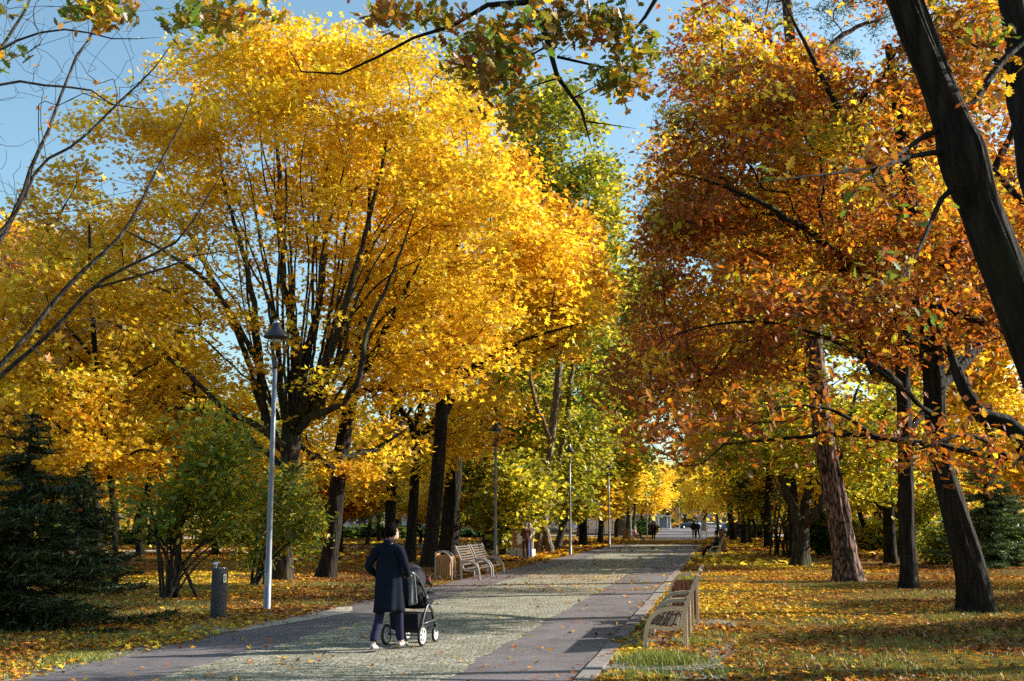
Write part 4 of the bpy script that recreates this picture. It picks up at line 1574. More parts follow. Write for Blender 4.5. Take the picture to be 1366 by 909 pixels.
    # shoes
    for k in 'lr':
        an, to = J['an' + k], J['to' + k]
        d = (to - an).copy()
        d[2] = 0
        d /= np.linalg.norm(d)
        heel = an - d * .055 + V3(0, 0, -.05)
        mid = an * .45 + to * .55 + V3(0, 0, -.005)
        tip_ = to + d * .075 + V3(0, 0, .002)
        sm = skin_mesh('shoe', [heel, mid, tip_, an + V3(0, 0, -.005)], [(0, 1), (1, 2), (0, 3)], [(.036, .034), (.042, .036), (.032, .024), .042], 1, 2)
        sm.materials.append(M[shoes[0]])
        so = link('shoe', sm, r)
        mb = MB()
        slope = (tip_[2] - heel[2])
        ring = []
        rings = []
        for dz in (-.030, -.012):
            rg = []
            for a in np.linspace(0, 2 * PI, 21)[:-1]:
                u, w_ = math.cos(a), math.sin(a)
                ctr = (heel + tip_) / 2
                half_ = np.linalg.norm(tip_ - heel) / 2 + .022
                px_ = ctr + d * u * half_ + np.cross(d, V3(0, 0, 1)) * w_ * (.043 if u < .3 else .046)
                rg.append((px_[0], px_[1], ctr[2] + slope * .5 * u + dz))
            rings.append(rg)
        mb.loft(rings, smooth=False)
        mb.build('sole', M[shoes[1]], so)
    if scarf is not None:
        mb = MB()
        ring = [(.075 * math.cos(a), .07 * math.sin(a) + .01, J['neck'][2] - .02 + .015 * math.sin(a)) for a in np.linspace(0, 2 * PI, 20)]
        mb.tube(ring, .035, 8)
        y0 = J['chest'][1] + .135
        mb.tube([(.0, .075, J['neck'][2] - .03), (.02, y0, J['chest'][2] + .05), (.025, y0 + .01, J['chest'][2] - .15), (.03, y0 + .005, J['waist'][2] - .05)], [.03, .04, .045, .045], 8)
        mb.build('scarf', scarf, r)
    r.scale = (sc, sc, sc)
    return r

HEAD_PRAM = R(20)
fw = np.array([math.sin(HEAD_PRAM), math.cos(HEAD_PRAM), 0])
rt = np.array([math.cos(HEAD_PRAM), -math.sin(HEAD_PRAM), 0])
wl = G(515, 861.5)                              # rear axle, far-from-sun wheel
pr0 = wl + rt * .29                             # middle of the rear axle
walker = pr0 - fw * .62 + rt * .03
person('person in long slate coat and purple-navy trousers seen from behind, pushing the pram', (walker[0], walker[1], .012), HEAD_PRAM - R(4), 'push', 1.715, M['skin'], M['hairdark'], M['coat'], cloth('purple_navy_denim', (.022, .019, .05)), ('shoe_white', 'sole'), coat=.53, yaw=R(-32), tilt=R(6))
bpy.context.scene.objects['person'].scale.x *= .94
g = G(872, 721.5)
person('walker in dark clothes with a bright red scarf coming along the far walk', (g[0], g[1], .02), R(188), 'walk', 1.68, M['skin'], M['hairdark'], cloth('black_wool', (.016, .014, .016)), cloth('black_cotton', (.012, .012, .015)), coat=.75, scarf=cloth('red_scarf', (.45, .03, .06)))
g = G(926, 718.5)
person('taller of the dark-clad couple standing beside the sign board', (g[0], g[1], .02), R(10), 'stand', 1.80, M['skin'], M['hairdark'], cloth('black_jacket', (.012, .012, .014)), cloth('dark_trousers', (.012, .012, .018)), coat=.85)
g = G(931, 719)
person('companion in navy jeans next to the taller dark-clad one, close by the sign posts', (g[0], g[1], .02), R(-15), 'walk', 1.72, M['skin'], M['hairdark'], cloth('black_jacket', (.012, .012, .014)), cloth('navy_jeans', (.02, .028, .06)))
g = G(987, 719.5)
person('dark-clad walker in blue jeans under the trees away from the walk', (g[0], g[1], .02), R(30), 'walk', 1.72, M['skin'], M['hairdark'], cloth('black_jacket', (.012, .012, .014)), cloth('blue_jeans', (.03, .05, .13)))
g = G(701.5, 746)
person('person in brown jacket and brown trousers at the wooden notice board', (g[0], g[1], .0), R(-30), 'hold', 1.70, M['skin'], M['hairgrey'], cloth('brown_jacket', (.13, .055, .035)), cloth('brown_trousers', (.10, .045, .03)))
g = G(706.5, 745)
person('person in cream top and light blue jeans at the wooden notice board', (g[0], g[1], .0), R(-50), 'stand', 1.66, M['skin'], M['hairgrey'], cloth('cream_jacket', (.48, .40, .32)), cloth('light_jeans', (.10, .15, .30)), hairlen=.10)
# sitting on the farther bench
b = G(961, 745) + pv * .75
face = YAW - PI / 2                              # towards the walk
fv = np.array([math.sin(face), math.cos(face), 0])
sp_ = b + fv * .22
person('person in navy jacket sitting on the farther beige bench with legs stretched out', (sp_[0], sp_[1], -.03), face, 'sit', 1.78, M['skin'], M['hairdark'], cloth('navy_jacket', (.03, .035, .075)), cloth('black_cotton', (.012, .012, .015)))
# two people seated by the walk, with their bench and a dark pushchair
gk = G(838, 721.5)
bench(gk + np.array([0.4, 0, 0]), fac, 2.2, M['benchmetal'], 'beige bench with two seated people at the leafy end of the walk', 'bench' and 'benches along the walk')
for i, (lab, c1, c2, hh) in enumerate((('seated person in beige top behind the orange bin', (.42, .30, .24), (.10, .10, .12), M['hairgrey']), ('seated person in pinkish top with dark trousers leaning forward by the walk', (.46, .25, .22), (.02, .02, .025), M['hairdark']))):
    q = gk + pv * (.6 + 1.0 * i) + np.array([.4, 0, 0]) + np.array([CS, -SN, 0]) * .22
    person(lab, (q[0], q[1], -.03), YAW + PI / 2, 'sit', 1.70, M['skin'], hh, cloth('seated_top%d' % i, c1), cloth('seated_trousers%d' % i, c2), coat=0)

# ------------------------------------------------------------------ pram
r = empty('pram', (pr0[0], pr0[1], .012), -HEAD_PRAM, 'black pram with silver frame and white-spoked wheels being pushed along the cobbles', 'pram')
def wheel(x, y, rad):
    a = np.linspace(0, 2 * PI, 29)
    t = MB()
    t.tube([(x, y + (rad - .02) * math.cos(q), rad + (rad - .02) * math.sin(q)) for q in a], .021, 8, cap=False)
    w = t.build('wheel', M['tyre'], r)
    m_ = MB()
    m_.tube([(x, y + (rad - .043) * math.cos(q), rad + (rad - .043) * math.sin(q)) for q in a], .014, 6, cap=False)
    for k in range(6):
        q = 2 * PI * k / 6 + .3
        for sx in (-.006, .006):
            m_.box((x + sx * 0, y + (rad - .05) * .5 * math.cos(q), rad + (rad - .05) * .5 * math.sin(q)), (.018, rad - .045, .03), 0, 0, mat=Matrix.Rotation(q, 4, 'X'))
    m_.ball((x, y, rad), (.026, .035, .035), 12, 8)
    m_.build('rim', M['white'], w)
for sx in (-.29, .29):
    wheel(sx, 0, .148)
for sx in (-.23, .23):
    wheel(sx, .60, .115)
al = plain('pram_frame', (.10, .10, .11), .4, .5)
MB().tube([(-.29, 0, .148), (.29, 0, .148)], .012, 8).build('rear_axle', al, r)
for sx in (-.25, .25):
    fm = MB()
    fm.tube(crom([(sx, .02, .16), (sx, .12, .40), (sx, .26, .56), (sx * .95, .42, .50), (sx * .92, .60, .24)], 5), .017, 8)
    fm.tube(crom([(sx, .36, .50), (sx, .20, .70), (sx, -.02, .92), (sx * .98, -.20, 1.03), (sx * .9, -.27, 1.05)], 5), .016, 8)
    fm.tube([(sx, .06, .30), (sx, .52, .33)], .012, 8)
    fm.build('chassis_frame', al, r)
    MB().box((sx * .92, .60, .21), (.05, .06, .13), 0, .012).build('front_fork', M['black'], r)
    MB().ball((sx, .22, .66), (.03, .05, .05), 12, 8).build('hinge_joint', M['black'], r)
MB().tube([(-.225, -.27, 1.05), (.225, -.27, 1.05)], .019, 10).build('handle', M['black'], r)
bk = MB()
bk.loft([[(-.23, -.04, .46), (.23, -.04, .46), (.23, .54, .44), (-.23, .54, .44)], [(-.22, .0, .24), (.22, .0, .24), (.21, .50, .24), (-.21, .50, .24)], [(-.16, .12, .17), (.16, .12, .17), (.16, .42, .17), (-.16, .42, .17)]], smooth=False)
bk.build('basket', M['pram'], r)
# reclining seat shell
def ringx(y, z, wx, hz, n=16, tilt=0):
    return [(wx * math.copysign(abs(math.cos(a)) ** .7, math.cos(a)), y + hz * math.copysign(abs(math.sin(a)) ** .7, math.sin(a)) * math.sin(tilt), z + hz * math.copysign(abs(math.sin(a)) ** .7, math.sin(a)) * math.cos(tilt)) for a in np.linspace(0, 2 * PI, n + 1)[:-1]]
st = MB()
st.loft([ringx(.02, .98, .19, .07, tilt=.9), ringx(.08, .86, .215, .11, tilt=.8), ringx(.16, .70, .22, .12, tilt=.6), ringx(.28, .585, .22, .09, tilt=.3), ringx(.44, .56, .21, .07), ringx(.60, .60, .19, .06, tilt=-.4), ringx(.68, .64, .17, .04, tilt=-.6)])
st.build('seat', M['pram'], r)
# hood: ribbed quarter dome
hd = MB()
rings = []
for k in range(13):
    f = k / 12
    th = R(-22 + 128 * f)                      # sweeps from the back up and over
    rr_ = .345 * (1 + .018 * (k % 2))
    ring = []
    for i in range(19):
        a = PI * i / 18
        x = .232 * math.cos(a) * (1.02 if k % 2 else 1)
        q = rr_ * math.sin(a) ** .62 if 0 < i < 18 else 0
        ring.append((x, .17 - q * math.cos(th), .80 + q * math.sin(th)))
    rings.append(ring)
hd.loft(rings, cap=False, closed=False)
ho = hd.build('hood', M['pramgrey'], r)
so_ = ho.modifiers.new('thick', 'SOLIDIFY'); so_.thickness = .012
for k in (4, 8, 12):
    MB().tube([(p[0] * 1.01, p[1], p[2] + .004) for p in rings[k]], .008, 6).build('hood_rib', M['greycloth'] if k == 12 else M['pram'], ho)
fc = MB()
fc.loft([ringx(.30, .66, .205, .05), ringx(.46, .645, .21, .055), ringx(.62, .66, .195, .05), ringx(.70, .70, .17, .03)])
fc.build('foot_cover', M['pramgrey'], r)
MB().tube(crom([(-.22, .36, .74), (-.2, .52, .84), (0, .58, .86), (.2, .52, .84), (.22, .36, .74)], 5), .016, 8).build('bumper_bar', M['black'], r)
ty_ = MB()
ty_.ball((.12, .56, .90), (.045, .04, .045)); ty_.ball((.12, .57, .945), (.03, .028, .03)); ty_.ball((.095, .57, .97), .012, 8, 6); ty_.ball((.145, .57, .97), .012, 8, 6)
tag(ty_.build('toy', cloth('reddish_brown_plush', (.22, .08, .06)), r))
# light grey cloth hanging from the handle
mb = MB()
rings = []
for k in range(9):
    f = k / 8
    z = 1.04 - .46 * f
    rg = []
    for i in range(13):
        u = i / 12
        rg.append((.16 + .11 * u + .02 * f, -.25 + .10 * f * u + .025 * math.sin(u * 9 + f * 2) * (.4 + f), z + .04 * u * f))
    rings.append(rg)
mb.loft(rings, cap=False, closed=False)
bg_ = mb.build('hanging_cloth', M['greycloth'], r)
so_ = bg_.modifiers.new('thick', 'SOLIDIFY'); so_.thickness = .014
# ------------------------------------------------------------------ the trees one can tell apart
def hero(name, label, base, trunk, limbs, blobs, n, leaf, bark, seed, group=None, cat='tree', Y=None, **kw):
    T = TreePx(base[0], base[1], Y)
    root = empty(name, T.o, 0, label, cat, group)
    rng = np.random.default_rng(seed)
    tk = T.line(trunk) if trunk else None
    if tk:
        tk[0] = (tk[0][0], tk[0][1], -0.08, tk[0][3])
    keep = kw.pop('keep_z', None)
    gap = kw.pop('gap', None)
    if keep is not None:
        gr = random.Random(seed)
        def kfn(p):
            if p[2] <= keep: return False
            if gap:
                x, y = to_px(np.array(p) + T.o)
                if gap[0] < x < gap[1] and gap[2] < y < gap[3] and gr.random() > .12: return False
            return True
        kw['keep'] = kfn
    make_tree(name, root, tk, [T.line(l) for l in limbs], T.blob(blobs), n, leaf, bark, rng, **kw)
    return root, T

# ---- left side: the big yellow maple
rf = random.Random(5)
FAN = []
for k in range(30):
    f = (k + rf.uniform(.1, .9)) / 30
    ex_, ey_ = 235 + 400 * f, 90 + 150 * abs(f - .45) ** 1.5 * 4 + rf.uniform(-30, 60)
    bx_, by_ = 345 + 130 * f + rf.uniform(-12, 12), rf.uniform(400, 520)
    dy_ = rf.uniform(-3.2, 2.5)
    m1x, m1y = bx_ + (ex_ - bx_) * .2 + rf.uniform(-8, 8), by_ + (ey_ - by_) * .33
    m2x, m2y = bx_ + (ex_ - bx_) * .52 + rf.uniform(-10, 10), by_ + (ey_ - by_) * .68
    w_ = rf.uniform(1.1, 2.0)
    FAN.append([(388 + (bx_ - 388) * .45, 560, w_ * 1.2, dy_ * .15), (bx_, by_, w_ * 1.1, dy_ * .5), (m1x, m1y, w_ * .9, dy_ * .75), (m2x, m2y, w_ * .6, dy_ * .95), (ex_, ey_, .8, dy_)])

hero('yellow_maple', 'big many-stemmed golden yellow maple rising behind the lamp and drinking fountain', (377, 775),
     [(377, 776, 13), (379, 730, 12), (381, 680, 11.5), (385, 630, 12), (388, 590, 13), (390, 560, 12)],
     [[(386, 610, 6), (366, 585, 5.5), (352, 545, 5), (346, 480, 4.5, -1), (338, 400, 4, -1.5), (322, 330, 3, -2), (300, 250, 2, -2), (285, 160, 1.2, -2)],
      [(389, 585, 8), (394, 520, 7), (394, 450, 6.5), (380, 390, 5, 1), (374, 310, 4, 1), (372, 220, 3, 1.5), (362, 120, 1.5, 1.5)],
      [(392, 575, 7), (402, 500, 6), (420, 430, 5, .5), (432, 350, 4, .5), (438, 260, 3, 1), (440, 150, 1.6, 1)],
      [(391, 570, 7), (412, 520, 6, -1), (440, 470, 5, -1.5), (462, 400, 4, -2), (488, 310, 3.2, -2), (510, 220, 2.2, -2), (522, 130, 1.2, -2)],
      [(392, 568, 6), (430, 520, 5, 1), (470, 455, 4.5, 2), (520, 380, 3.5, 2.5), (570, 300, 2.5, 3), (610, 210, 1.5, 3)],
      [(391, 578, 6), (420, 556, 5, -1), (455, 540, 4.4, -2), (480, 500, 4, -2.5), (490, 440, 3.2, -2.5), (530, 350, 2, -2.5), (560, 260, 1.2, -2.5)],
      [(386, 600, 5), (345, 572, 4.5, -1.5), (300, 545, 4, -2.5), (240, 490, 3, -3.5), (180, 445, 2, -4), (120, 420, 1.2, -4)],
      [(384, 630, 5), (340, 590, 4, 1), (290, 555, 3.4, 2), (230, 540, 2.6, 3), (170, 520, 1.4, 3.5)],
      [(352, 560, 4), (330, 480, 4, 1), (296, 400, 3.4, 2), (262, 330, 2.6, 3), (225, 250, 1.6, 3), (210, 170, 1, 3)],
      [(346, 490, 4, -1), (310, 420, 3.4, -2.5), (270, 370, 2.8, -3.5), (210, 330, 2, -4), (150, 300, 1.2, -4)],
      [(385, 640, 5), (410, 618, 4.5, 1.5), (450, 612, 4, 2), (500, 600, 3, 3), (545, 570, 1.6, 3)]] + FAN,
     [(420, 190, 190, 160, 5.0, 0, 1.5), (500, 150, 150, 110, 4.5), (320, 170, 130, 110, 4.5), (225, 290, 130, 130, 4.5), (150, 400, 110, 100, 4.0), (540, 300, 130, 130, 5.0),
      (400, 110, 140, 80, 4.0, 0, 1.3), (455, 75, 100, 45, 3.0), (330, 100, 90, 50, 3), (590, 220, 85, 110, 4.0), (235, 120, 60, 50, 3, 0, .9), (175, 215, 75, 80, 3.5, 0, 1.0), (110, 300, 80, 80, 3.5, 1, 1.0), (60, 380, 70, 60, 3, 2, .8), (360, 350, 190, 120, 5.0, 0, .7), (260, 470, 160, 70, 4.0), (480, 480, 130, 80, 4, 0, .7), (120, 520, 110, 60, 3.0, -2)],
     2700, 'maple', M['bark_maple'], 11, n_leaf=25, size=0.145, pal='yellow', pal2=('deepyellow', .12, .3), spray=(0.33, 0.33, 0.11), thr=0.03, freq=0.55, shell=0.75, bf=0.3, aw=0.7, tip=0.009, spread=0.55,
     trunk_kw=dict(sides=36, step=0.1, rough=0.09, flare=0.35),
     keep=lambda p, q=random.Random(8): (((p[0] - .4) / 3.9) ** 2 + ((p[2] - 9.2) / 3.3) ** 2 > 1) or q.random() < .62)

# ---- second maple, dark trunk leaning towards the walk
hero('yellow_maple', 'golden maple with a dark bare trunk curving up behind the big many-stemmed one', (436, 770),
     [(434, 771, 12), (443, 720, 10.5), (449, 660, 10.5), (456, 600, 10), (466, 545, 9), (474, 500, 8), (484, 430, 6), (490, 340, 4), (494, 240, 2)],
     [[(452, 620, 5), (480, 605, 4.2, 1), (508, 596, 3.6, 2), (540, 560, 2.6, 3), (565, 510, 1.4, 3)],
      [(454, 632, 5), (430, 612, 4, -1), (405, 600, 3.4, -2), (380, 560, 2, -3)],
      [(470, 520, 5), (500, 470, 4.4, -2), (530, 410, 3.5, -3), (565, 340, 2.4, -4)],
      [(476, 490, 5), (520, 450, 4, 2), (565, 420, 3, 3), (620, 390, 1.8, 4)]],
     [(540, 440, 120, 110, 4.0), (500, 300, 100, 150, 4), (590, 380, 100, 90, 4), (470, 590, 90, 50, 3.5), (600, 480, 90, 60, 3)],
     800, 'maple', M['bark_dark'], 12, n_leaf=17, size=0.19, pal='deepyellow', spray=(0.45, 0.45, 0.15), thr=0.0, freq=0.5, shell=0.6, bf=0.35, aw=0.6)

# ---- row of dark trunks along the lawn
hero('maple_tree', 'slim dark maple standing straight behind the walking person\'s head', (519, 746),
     [(519, 747, 8), (521, 690, 7), (523, 630, 6.6), (525, 580, 6), (527, 520, 5), (530, 430, 3.5), (535, 320, 2)],
     [[(524, 590, 4), (505, 540, 3, -1), (490, 490, 2, -2)], [(526, 560, 4), (548, 500, 3, 1), (570, 440, 2, 2)]],
     [(530, 470, 90, 80, 4), (560, 560, 70, 60, 4), (470, 640, 60, 35, 4), (540, 330, 90, 100, 4)],
     420, 'kite', M['bark_dark'], 13, n_leaf=16, size=0.26, pal='deepyellow', spray=(0.6, 0.6, 0.22), thr=0.02, freq=0.4, bf=0.35, aw=0.6)
hero('maple_tree', 'dark maple trunk forking above head height beside the bench bin', (549, 750),
     [(546, 751, 8), (549, 710, 7), (552, 660, 6.5), (555, 610, 6), (556, 580, 6)],
     [[(556, 590, 4.5), (540, 555, 4, -1), (520, 520, 3, -2), (505, 450, 2, -3)], [(556, 585, 5), (562, 540, 4.4, .5), (570, 470, 3.5, 1), (580, 380, 2, 1)],
      [(556, 590, 4.5), (580, 560, 3.6, 1), (602, 530, 2.8, 2), (630, 480, 1.6, 3)]],
     [(570, 420, 90, 100, 4), (620, 480, 80, 70, 4), (530, 600, 60, 45, 4), (600, 600, 50, 40, 3)],
     450, 'kite', M['bark_dark'], 14, n_leaf=16, size=0.26, pal='yellow', spray=(0.6, 0.6, 0.22), thr=0.02, freq=0.4, bf=0.35, aw=0.6)
hero('maple_tree', 'thick dark maple leaning away from the bin and slatted benches', (575, 757),
     [(571, 758, 10), (577, 700, 9), (583, 640, 9), (587, 590, 8.5), (591, 530, 8), (598, 460, 6), (606, 370, 4), (612, 260, 2)],
     [[(590, 560, 5), (620, 500, 4.5, 1), (660, 440, 3.8, 2), (720, 390, 2.6, 3), (770, 350, 1.4, 4)],
      [(594, 520, 5), (570, 450, 4, -2), (560, 370, 2.6, -3)],
      [(600, 450, 5), (640, 380, 4, 2), (690, 310, 3, 3), (740, 250, 1.6, 4)],
      [(596, 500, 4.5), (650, 480, 3.6, -2), (710, 450, 2.6, -3), (780, 430, 1.4, -4)]],
     [(640, 340, 100, 100, 4.5), (700, 370, 85, 65, 4), (615, 215, 60, 90, 4), (700, 430, 100, 60, 4.5), (760, 385, 50, 45, 3)],
     1000, 'maple', M['bark_dark'], 15, n_leaf=17, size=0.23, pal='deepyellow', spray=(0.55, 0.55, 0.2), thr=0.0, freq=0.45, bf=0.33, aw=0.6)
hero('orange_maple', 'broad thick-trunked maple turning orange at its outer crown behind the benches', (601, 743),
     [(598, 744, 14), (601, 700, 12), (604, 650, 11), (606, 600, 10.5), (607, 550, 10), (610, 490, 8)],
     [[(609, 500, 6), (640, 440, 5, 1), (690, 380, 4, 2), (750, 330, 3, 3), (800, 310, 1.5, 4)],
      [(609, 495, 6), (630, 400, 5, -1), (660, 310, 4, -2), (690, 220, 2.4, -3)],
      [(608, 510, 6), (660, 480, 4.6, 2), (720, 440, 3.6, 3), (790, 400, 2, 4)],
      [(609, 500, 6), (590, 420, 4.6, 2), (580, 330, 3, 3)]],
     [(730, 335, 65, 65, 4.5, 0, 1.4), (675, 270, 40, 70, 4.5), (780, 375, 42, 45, 3.5), (700, 430, 110, 60, 4.5), (640, 560, 70, 50, 4, 0, .6)],
     1050, 'kite', M['bark_dark'], 16, n_leaf=19, size=0.27, pal='ambergold', spray=(0.6, 0.6, 0.25), thr=0.0, freq=0.4, bf=0.33, aw=0.6)
hero('maple_tree', 'stout reddish-barked tree just behind the second lamp post', (653, 736),
     [(652, 737, 10), (655, 700, 9), (658, 660, 8.5), (660, 620, 8), (662, 560, 6), (666, 480, 4), (670, 380, 2.5)],
     [[(660, 620, 4), (690, 570, 3, 1), (715, 520, 2, 2)], [(661, 600, 4), (635, 550, 3, -1), (620, 500, 2, -2)]],
     [(680, 520, 75, 70, 4), (640, 600, 55, 50, 4), (690, 610, 50, 45, 4), (720, 450, 70, 60, 4)],
     420, 'kite', M['bark_dark'], 17, n_leaf=24, size=0.36, pal='lime', spray=(0.7, 0.7, 0.3), thr=0.0, freq=0.35, bf=0.33, aw=0.6)
hero('lime_tree', 'short mossy trunk with yellow-green leaves beside the wooden notice board', (673, 740),
     [(673, 741, 6), (673, 715, 5.5), (674, 690, 5), (676, 650, 4), (680, 600, 2.5)],
     [], [(685, 690, 32, 32, 2.5), (690, 650, 45, 45, 3), (660, 690, 20, 20, 2)], 260, 'kite', M['bark_maple'], 18, n_leaf=24, size=0.3, pal='lime', spray=(0.5, 0.5, 0.25), thr=-0.2, bf=0.3)
# ---- tall green tree, twin pale trunk
hero('poplar_tree', 'tall slender green tree with twin pale trunks, its top against the open sky', (720, 738),
     [(715, 738, 7), (719, 715, 6.5), (723, 690, 6), (728, 650, 5.5), (735, 590, 5), (745, 500, 4.5), (752, 400, 3.5), (755, 280, 2.5), (745, 160, 1.2)],
     [[(733, 739, 6.2), (730, 715, 5.5), (726, 695, 5), (740, 640, 4.2, 1), (752, 580, 3.6, 1), (765, 480, 2.6, 2), (775, 380, 1.5, 2)],
      [(735, 590, 3), (710, 520, 2.5, -2), (700, 420, 1.6, -2)], [(750, 420, 3), (790, 370, 2, 1), (815, 330, 1, 1)]],
     [(740, 190, 62, 85, 4, 0, 1.6), (775, 270, 50, 110, 4, 0, 1.6), (808, 370, 38, 90, 3.5, 0, 1.4), (720, 260, 50, 80, 4), (785, 480, 55, 85, 3, 2.5), (748, 590, 55, 65, 2.6, 2.5), (722, 655, 50, 45, 2.6, 2.5), (775, 590, 28, 60, 2.4, 3.5), (700, 130, 40, 40, 3), (640, 90, 45, 35, 3)],
     1150, 'kite', M['bark_pale'], 19, n_leaf=20, size=0.3, pal='poplar', spray=(0.5, 0.5, 0.35), thr=-0.03, freq=0.4, bf=0.35, aw=0.7, keep_z=1.8)
hero('lime_tree', 'leaning slim trunk under yellow-green leaves next to the third lamp', (748, 730),
     [(744, 731, 5), (750, 705, 4.5), (756, 680, 4), (762, 640, 3.2), (768, 590, 2)],
     [], [(765, 640, 38, 50, 3, 2), (782, 590, 36, 45, 3, 2), (745, 660, 35, 25, 3, 1), (820, 600, 30, 40, 3, 6)], 380, 'kite', M['bark_grey'], 20, n_leaf=26, size=0.36, pal='lime', spray=(0.6, 0.6, 0.3), thr=-0.1, bf=0.33)
hero('maple_tree', 'small black-trunked maple in front of the pale kiosk', (778, 727),
     [(778, 728, 5.5), (778, 705, 5), (779, 685, 4.6), (782, 650, 3.4), (786, 600, 2)],
     [], [(790, 655, 45, 35, 4), (800, 610, 45, 45, 4), (770, 660, 30, 20, 3)], 380, 'kite', M['bark_dark'], 21, n_leaf=26, size=0.4, pal='yellow', spray=(0.7, 0.7, 0.35), thr=-0.05, bf=0.33)

hero('yellow_maple', 'slender golden maple with low sprays above the dark spruces at the picture edge', (153, 784),
     [(153, 785, 4.5), (154, 740, 4), (152, 690, 4), (145, 620, 3.8), (134, 540, 3.4), (126, 460, 3.2), (121, 380, 2.6), (119, 300, 1.5)],
     [[(146, 630, 2.6), (110, 590, 2.2, -1), (60, 560, 1.6, -2), (10, 550, .8, -2)], [(134, 540, 2.6), (180, 500, 2, -1), (220, 480, 1, -2)], [(128, 480, 2.6), (80, 430, 2, -1), (20, 400, 1, -2)], [(145, 620, 2.4), (190, 600, 1.6, -1.5), (215, 610, .8, -2)]],
     [(60, 470, 95, 70, 2.6), (140, 540, 80, 45, 2.5, -1), (30, 560, 70, 45, 2.4, -1), (110, 400, 90, 60, 2.6), (10, 420, 60, 70, 2.5), (180, 470, 60, 50, 2.4), (100, 610, 80, 24, 2, -1), (190, 620, 40, 24, 1.6, -1)],
     760, 'maple', M['bark_dark'], 22, n_leaf=20, size=0.15, pal='deepyellow', spray=(.36, .36, .12), thr=0.0, freq=.6, shell=.8, bf=.3, aw=.6, trunk_kw=dict(sides=14))
# ---- bare tree at the frame's edge, limbs reaching in
T = TreePx(-260, None, 13.0)
root = empty('bare_tree', T.o, 0, 'nearly leafless tree whose long dark limbs reach across the sky in front of the maple', 'tree')
rng = np.random.default_rng(31)
L = lambda pts: T.line(pts)
bare_limbs = [
    L([(-250, 760, 9), (-120, 610, 7.5, .2), (0, 486, 6, .4), (45, 437, 5.4, .5), (105, 366, 4.6, .6), (157, 321, 4, .7), (183, 280, 3.6, .8), (200, 245, 3.2, .9), (220, 205, 2.6, 1), (246, 157, 1.8, 1.1), (262, 110, 1, 1.2)]),
    L([(-200, 705, 7.5), (-90, 590, 6.5, -.2), (0, 504, 5.5, -.3), (67, 445, 4.8, -.4), (123, 385, 4, -.5), (180, 350, 3.2, -.6), (239, 320, 2.4, -.7), (290, 240, 1.4, -.8), (318, 200, .8, -.8)]),
    L([(-255, 640, 9), (-120, 470, 7, 1), (-20, 350, 5.6, 1.5), (27, 266, 4.6, 1.8), (44, 218, 4, 1.9), (68, 164, 3.4, 2), (99, 82, 2.6, 2.2), (123, 44, 1.8, 2.3), (140, -20, 1.2, 2.4)]),
    L([(-150, 500, 6, .8), (-40, 360, 4.6, 1), (27, 276, 3.8, 1.1), (51, 222, 3.2, 1.2), (102, 191, 2.8, 1.2), (160, 136, 2.4, 1.3), (205, 92, 1.8, 1.3), (239, 44, 1.1, 1.4)]),
    L([(-258, 420, 7), (-150, 230, 5, 2), (-60, 140, 4, 2.4), (0, 66, 3.4, 2.6), (30, 20, 3, 2.7), (55, -30, 2.4, 2.8)]),
    L([(-240, 300, 5), (-120, 180, 4, 1), (0, 112, 3, 1.5), (75, 117, 2.5, 1.7), (115, 117, 2.1, 1.8), (150, 140, 1.7, 1.9), (210, 146, 1, 2)]),
    L([(-245, 260, 5), (-100, 130, 3.6, 0), (0, 68, 2.8, 0), (45, 45, 2.3, 0), (100, 40, 2, 0), (150, 52, 1.5, 0), (215, 50, .9, 0)]),
    L([(123, 385, 2.8, -.5), (180, 370, 2.4, -.5), (239, 351, 2, -.5), (277, 336, 1.4, -.5), (330, 338, .8, -.5)]),
]
ex = []
for l in bare_limbs:
    c = resample(l, 0.25)
    for q in c[len(c) // 3:]:
        for _ in range(4):
            ex.append(q[:3] + rng.normal(0, 1, 3) * np.array([.5, .5, .45]) + np.array([.15, 0, .2]))
bare_limbs = [[(q[0], q[1], q[2], q[3] * .66) for q in l] for l in bare_limbs]
make_tree('bare_tree', root, [(0, 0, -.1, .24), (.05, 0, 1.5, .2), (.1, 0, 3, .17), (.1, .1, 4.6, .13), (.2, .2, 6.5, .09), (.3, .3, 8.5, .04)], bare_limbs,
          [(1.6, .6, 4.6, 1.8, 1.2, 1.4)], 40, 'maple', M['bark_grey'], rng, n_leaf=0.09, size=0.11, pal='amber', spray=(.08, .08, .08), tip=0.0035, bf=0.15, aw=0.5, extra=np.array(ex), limb_cap=0.45)

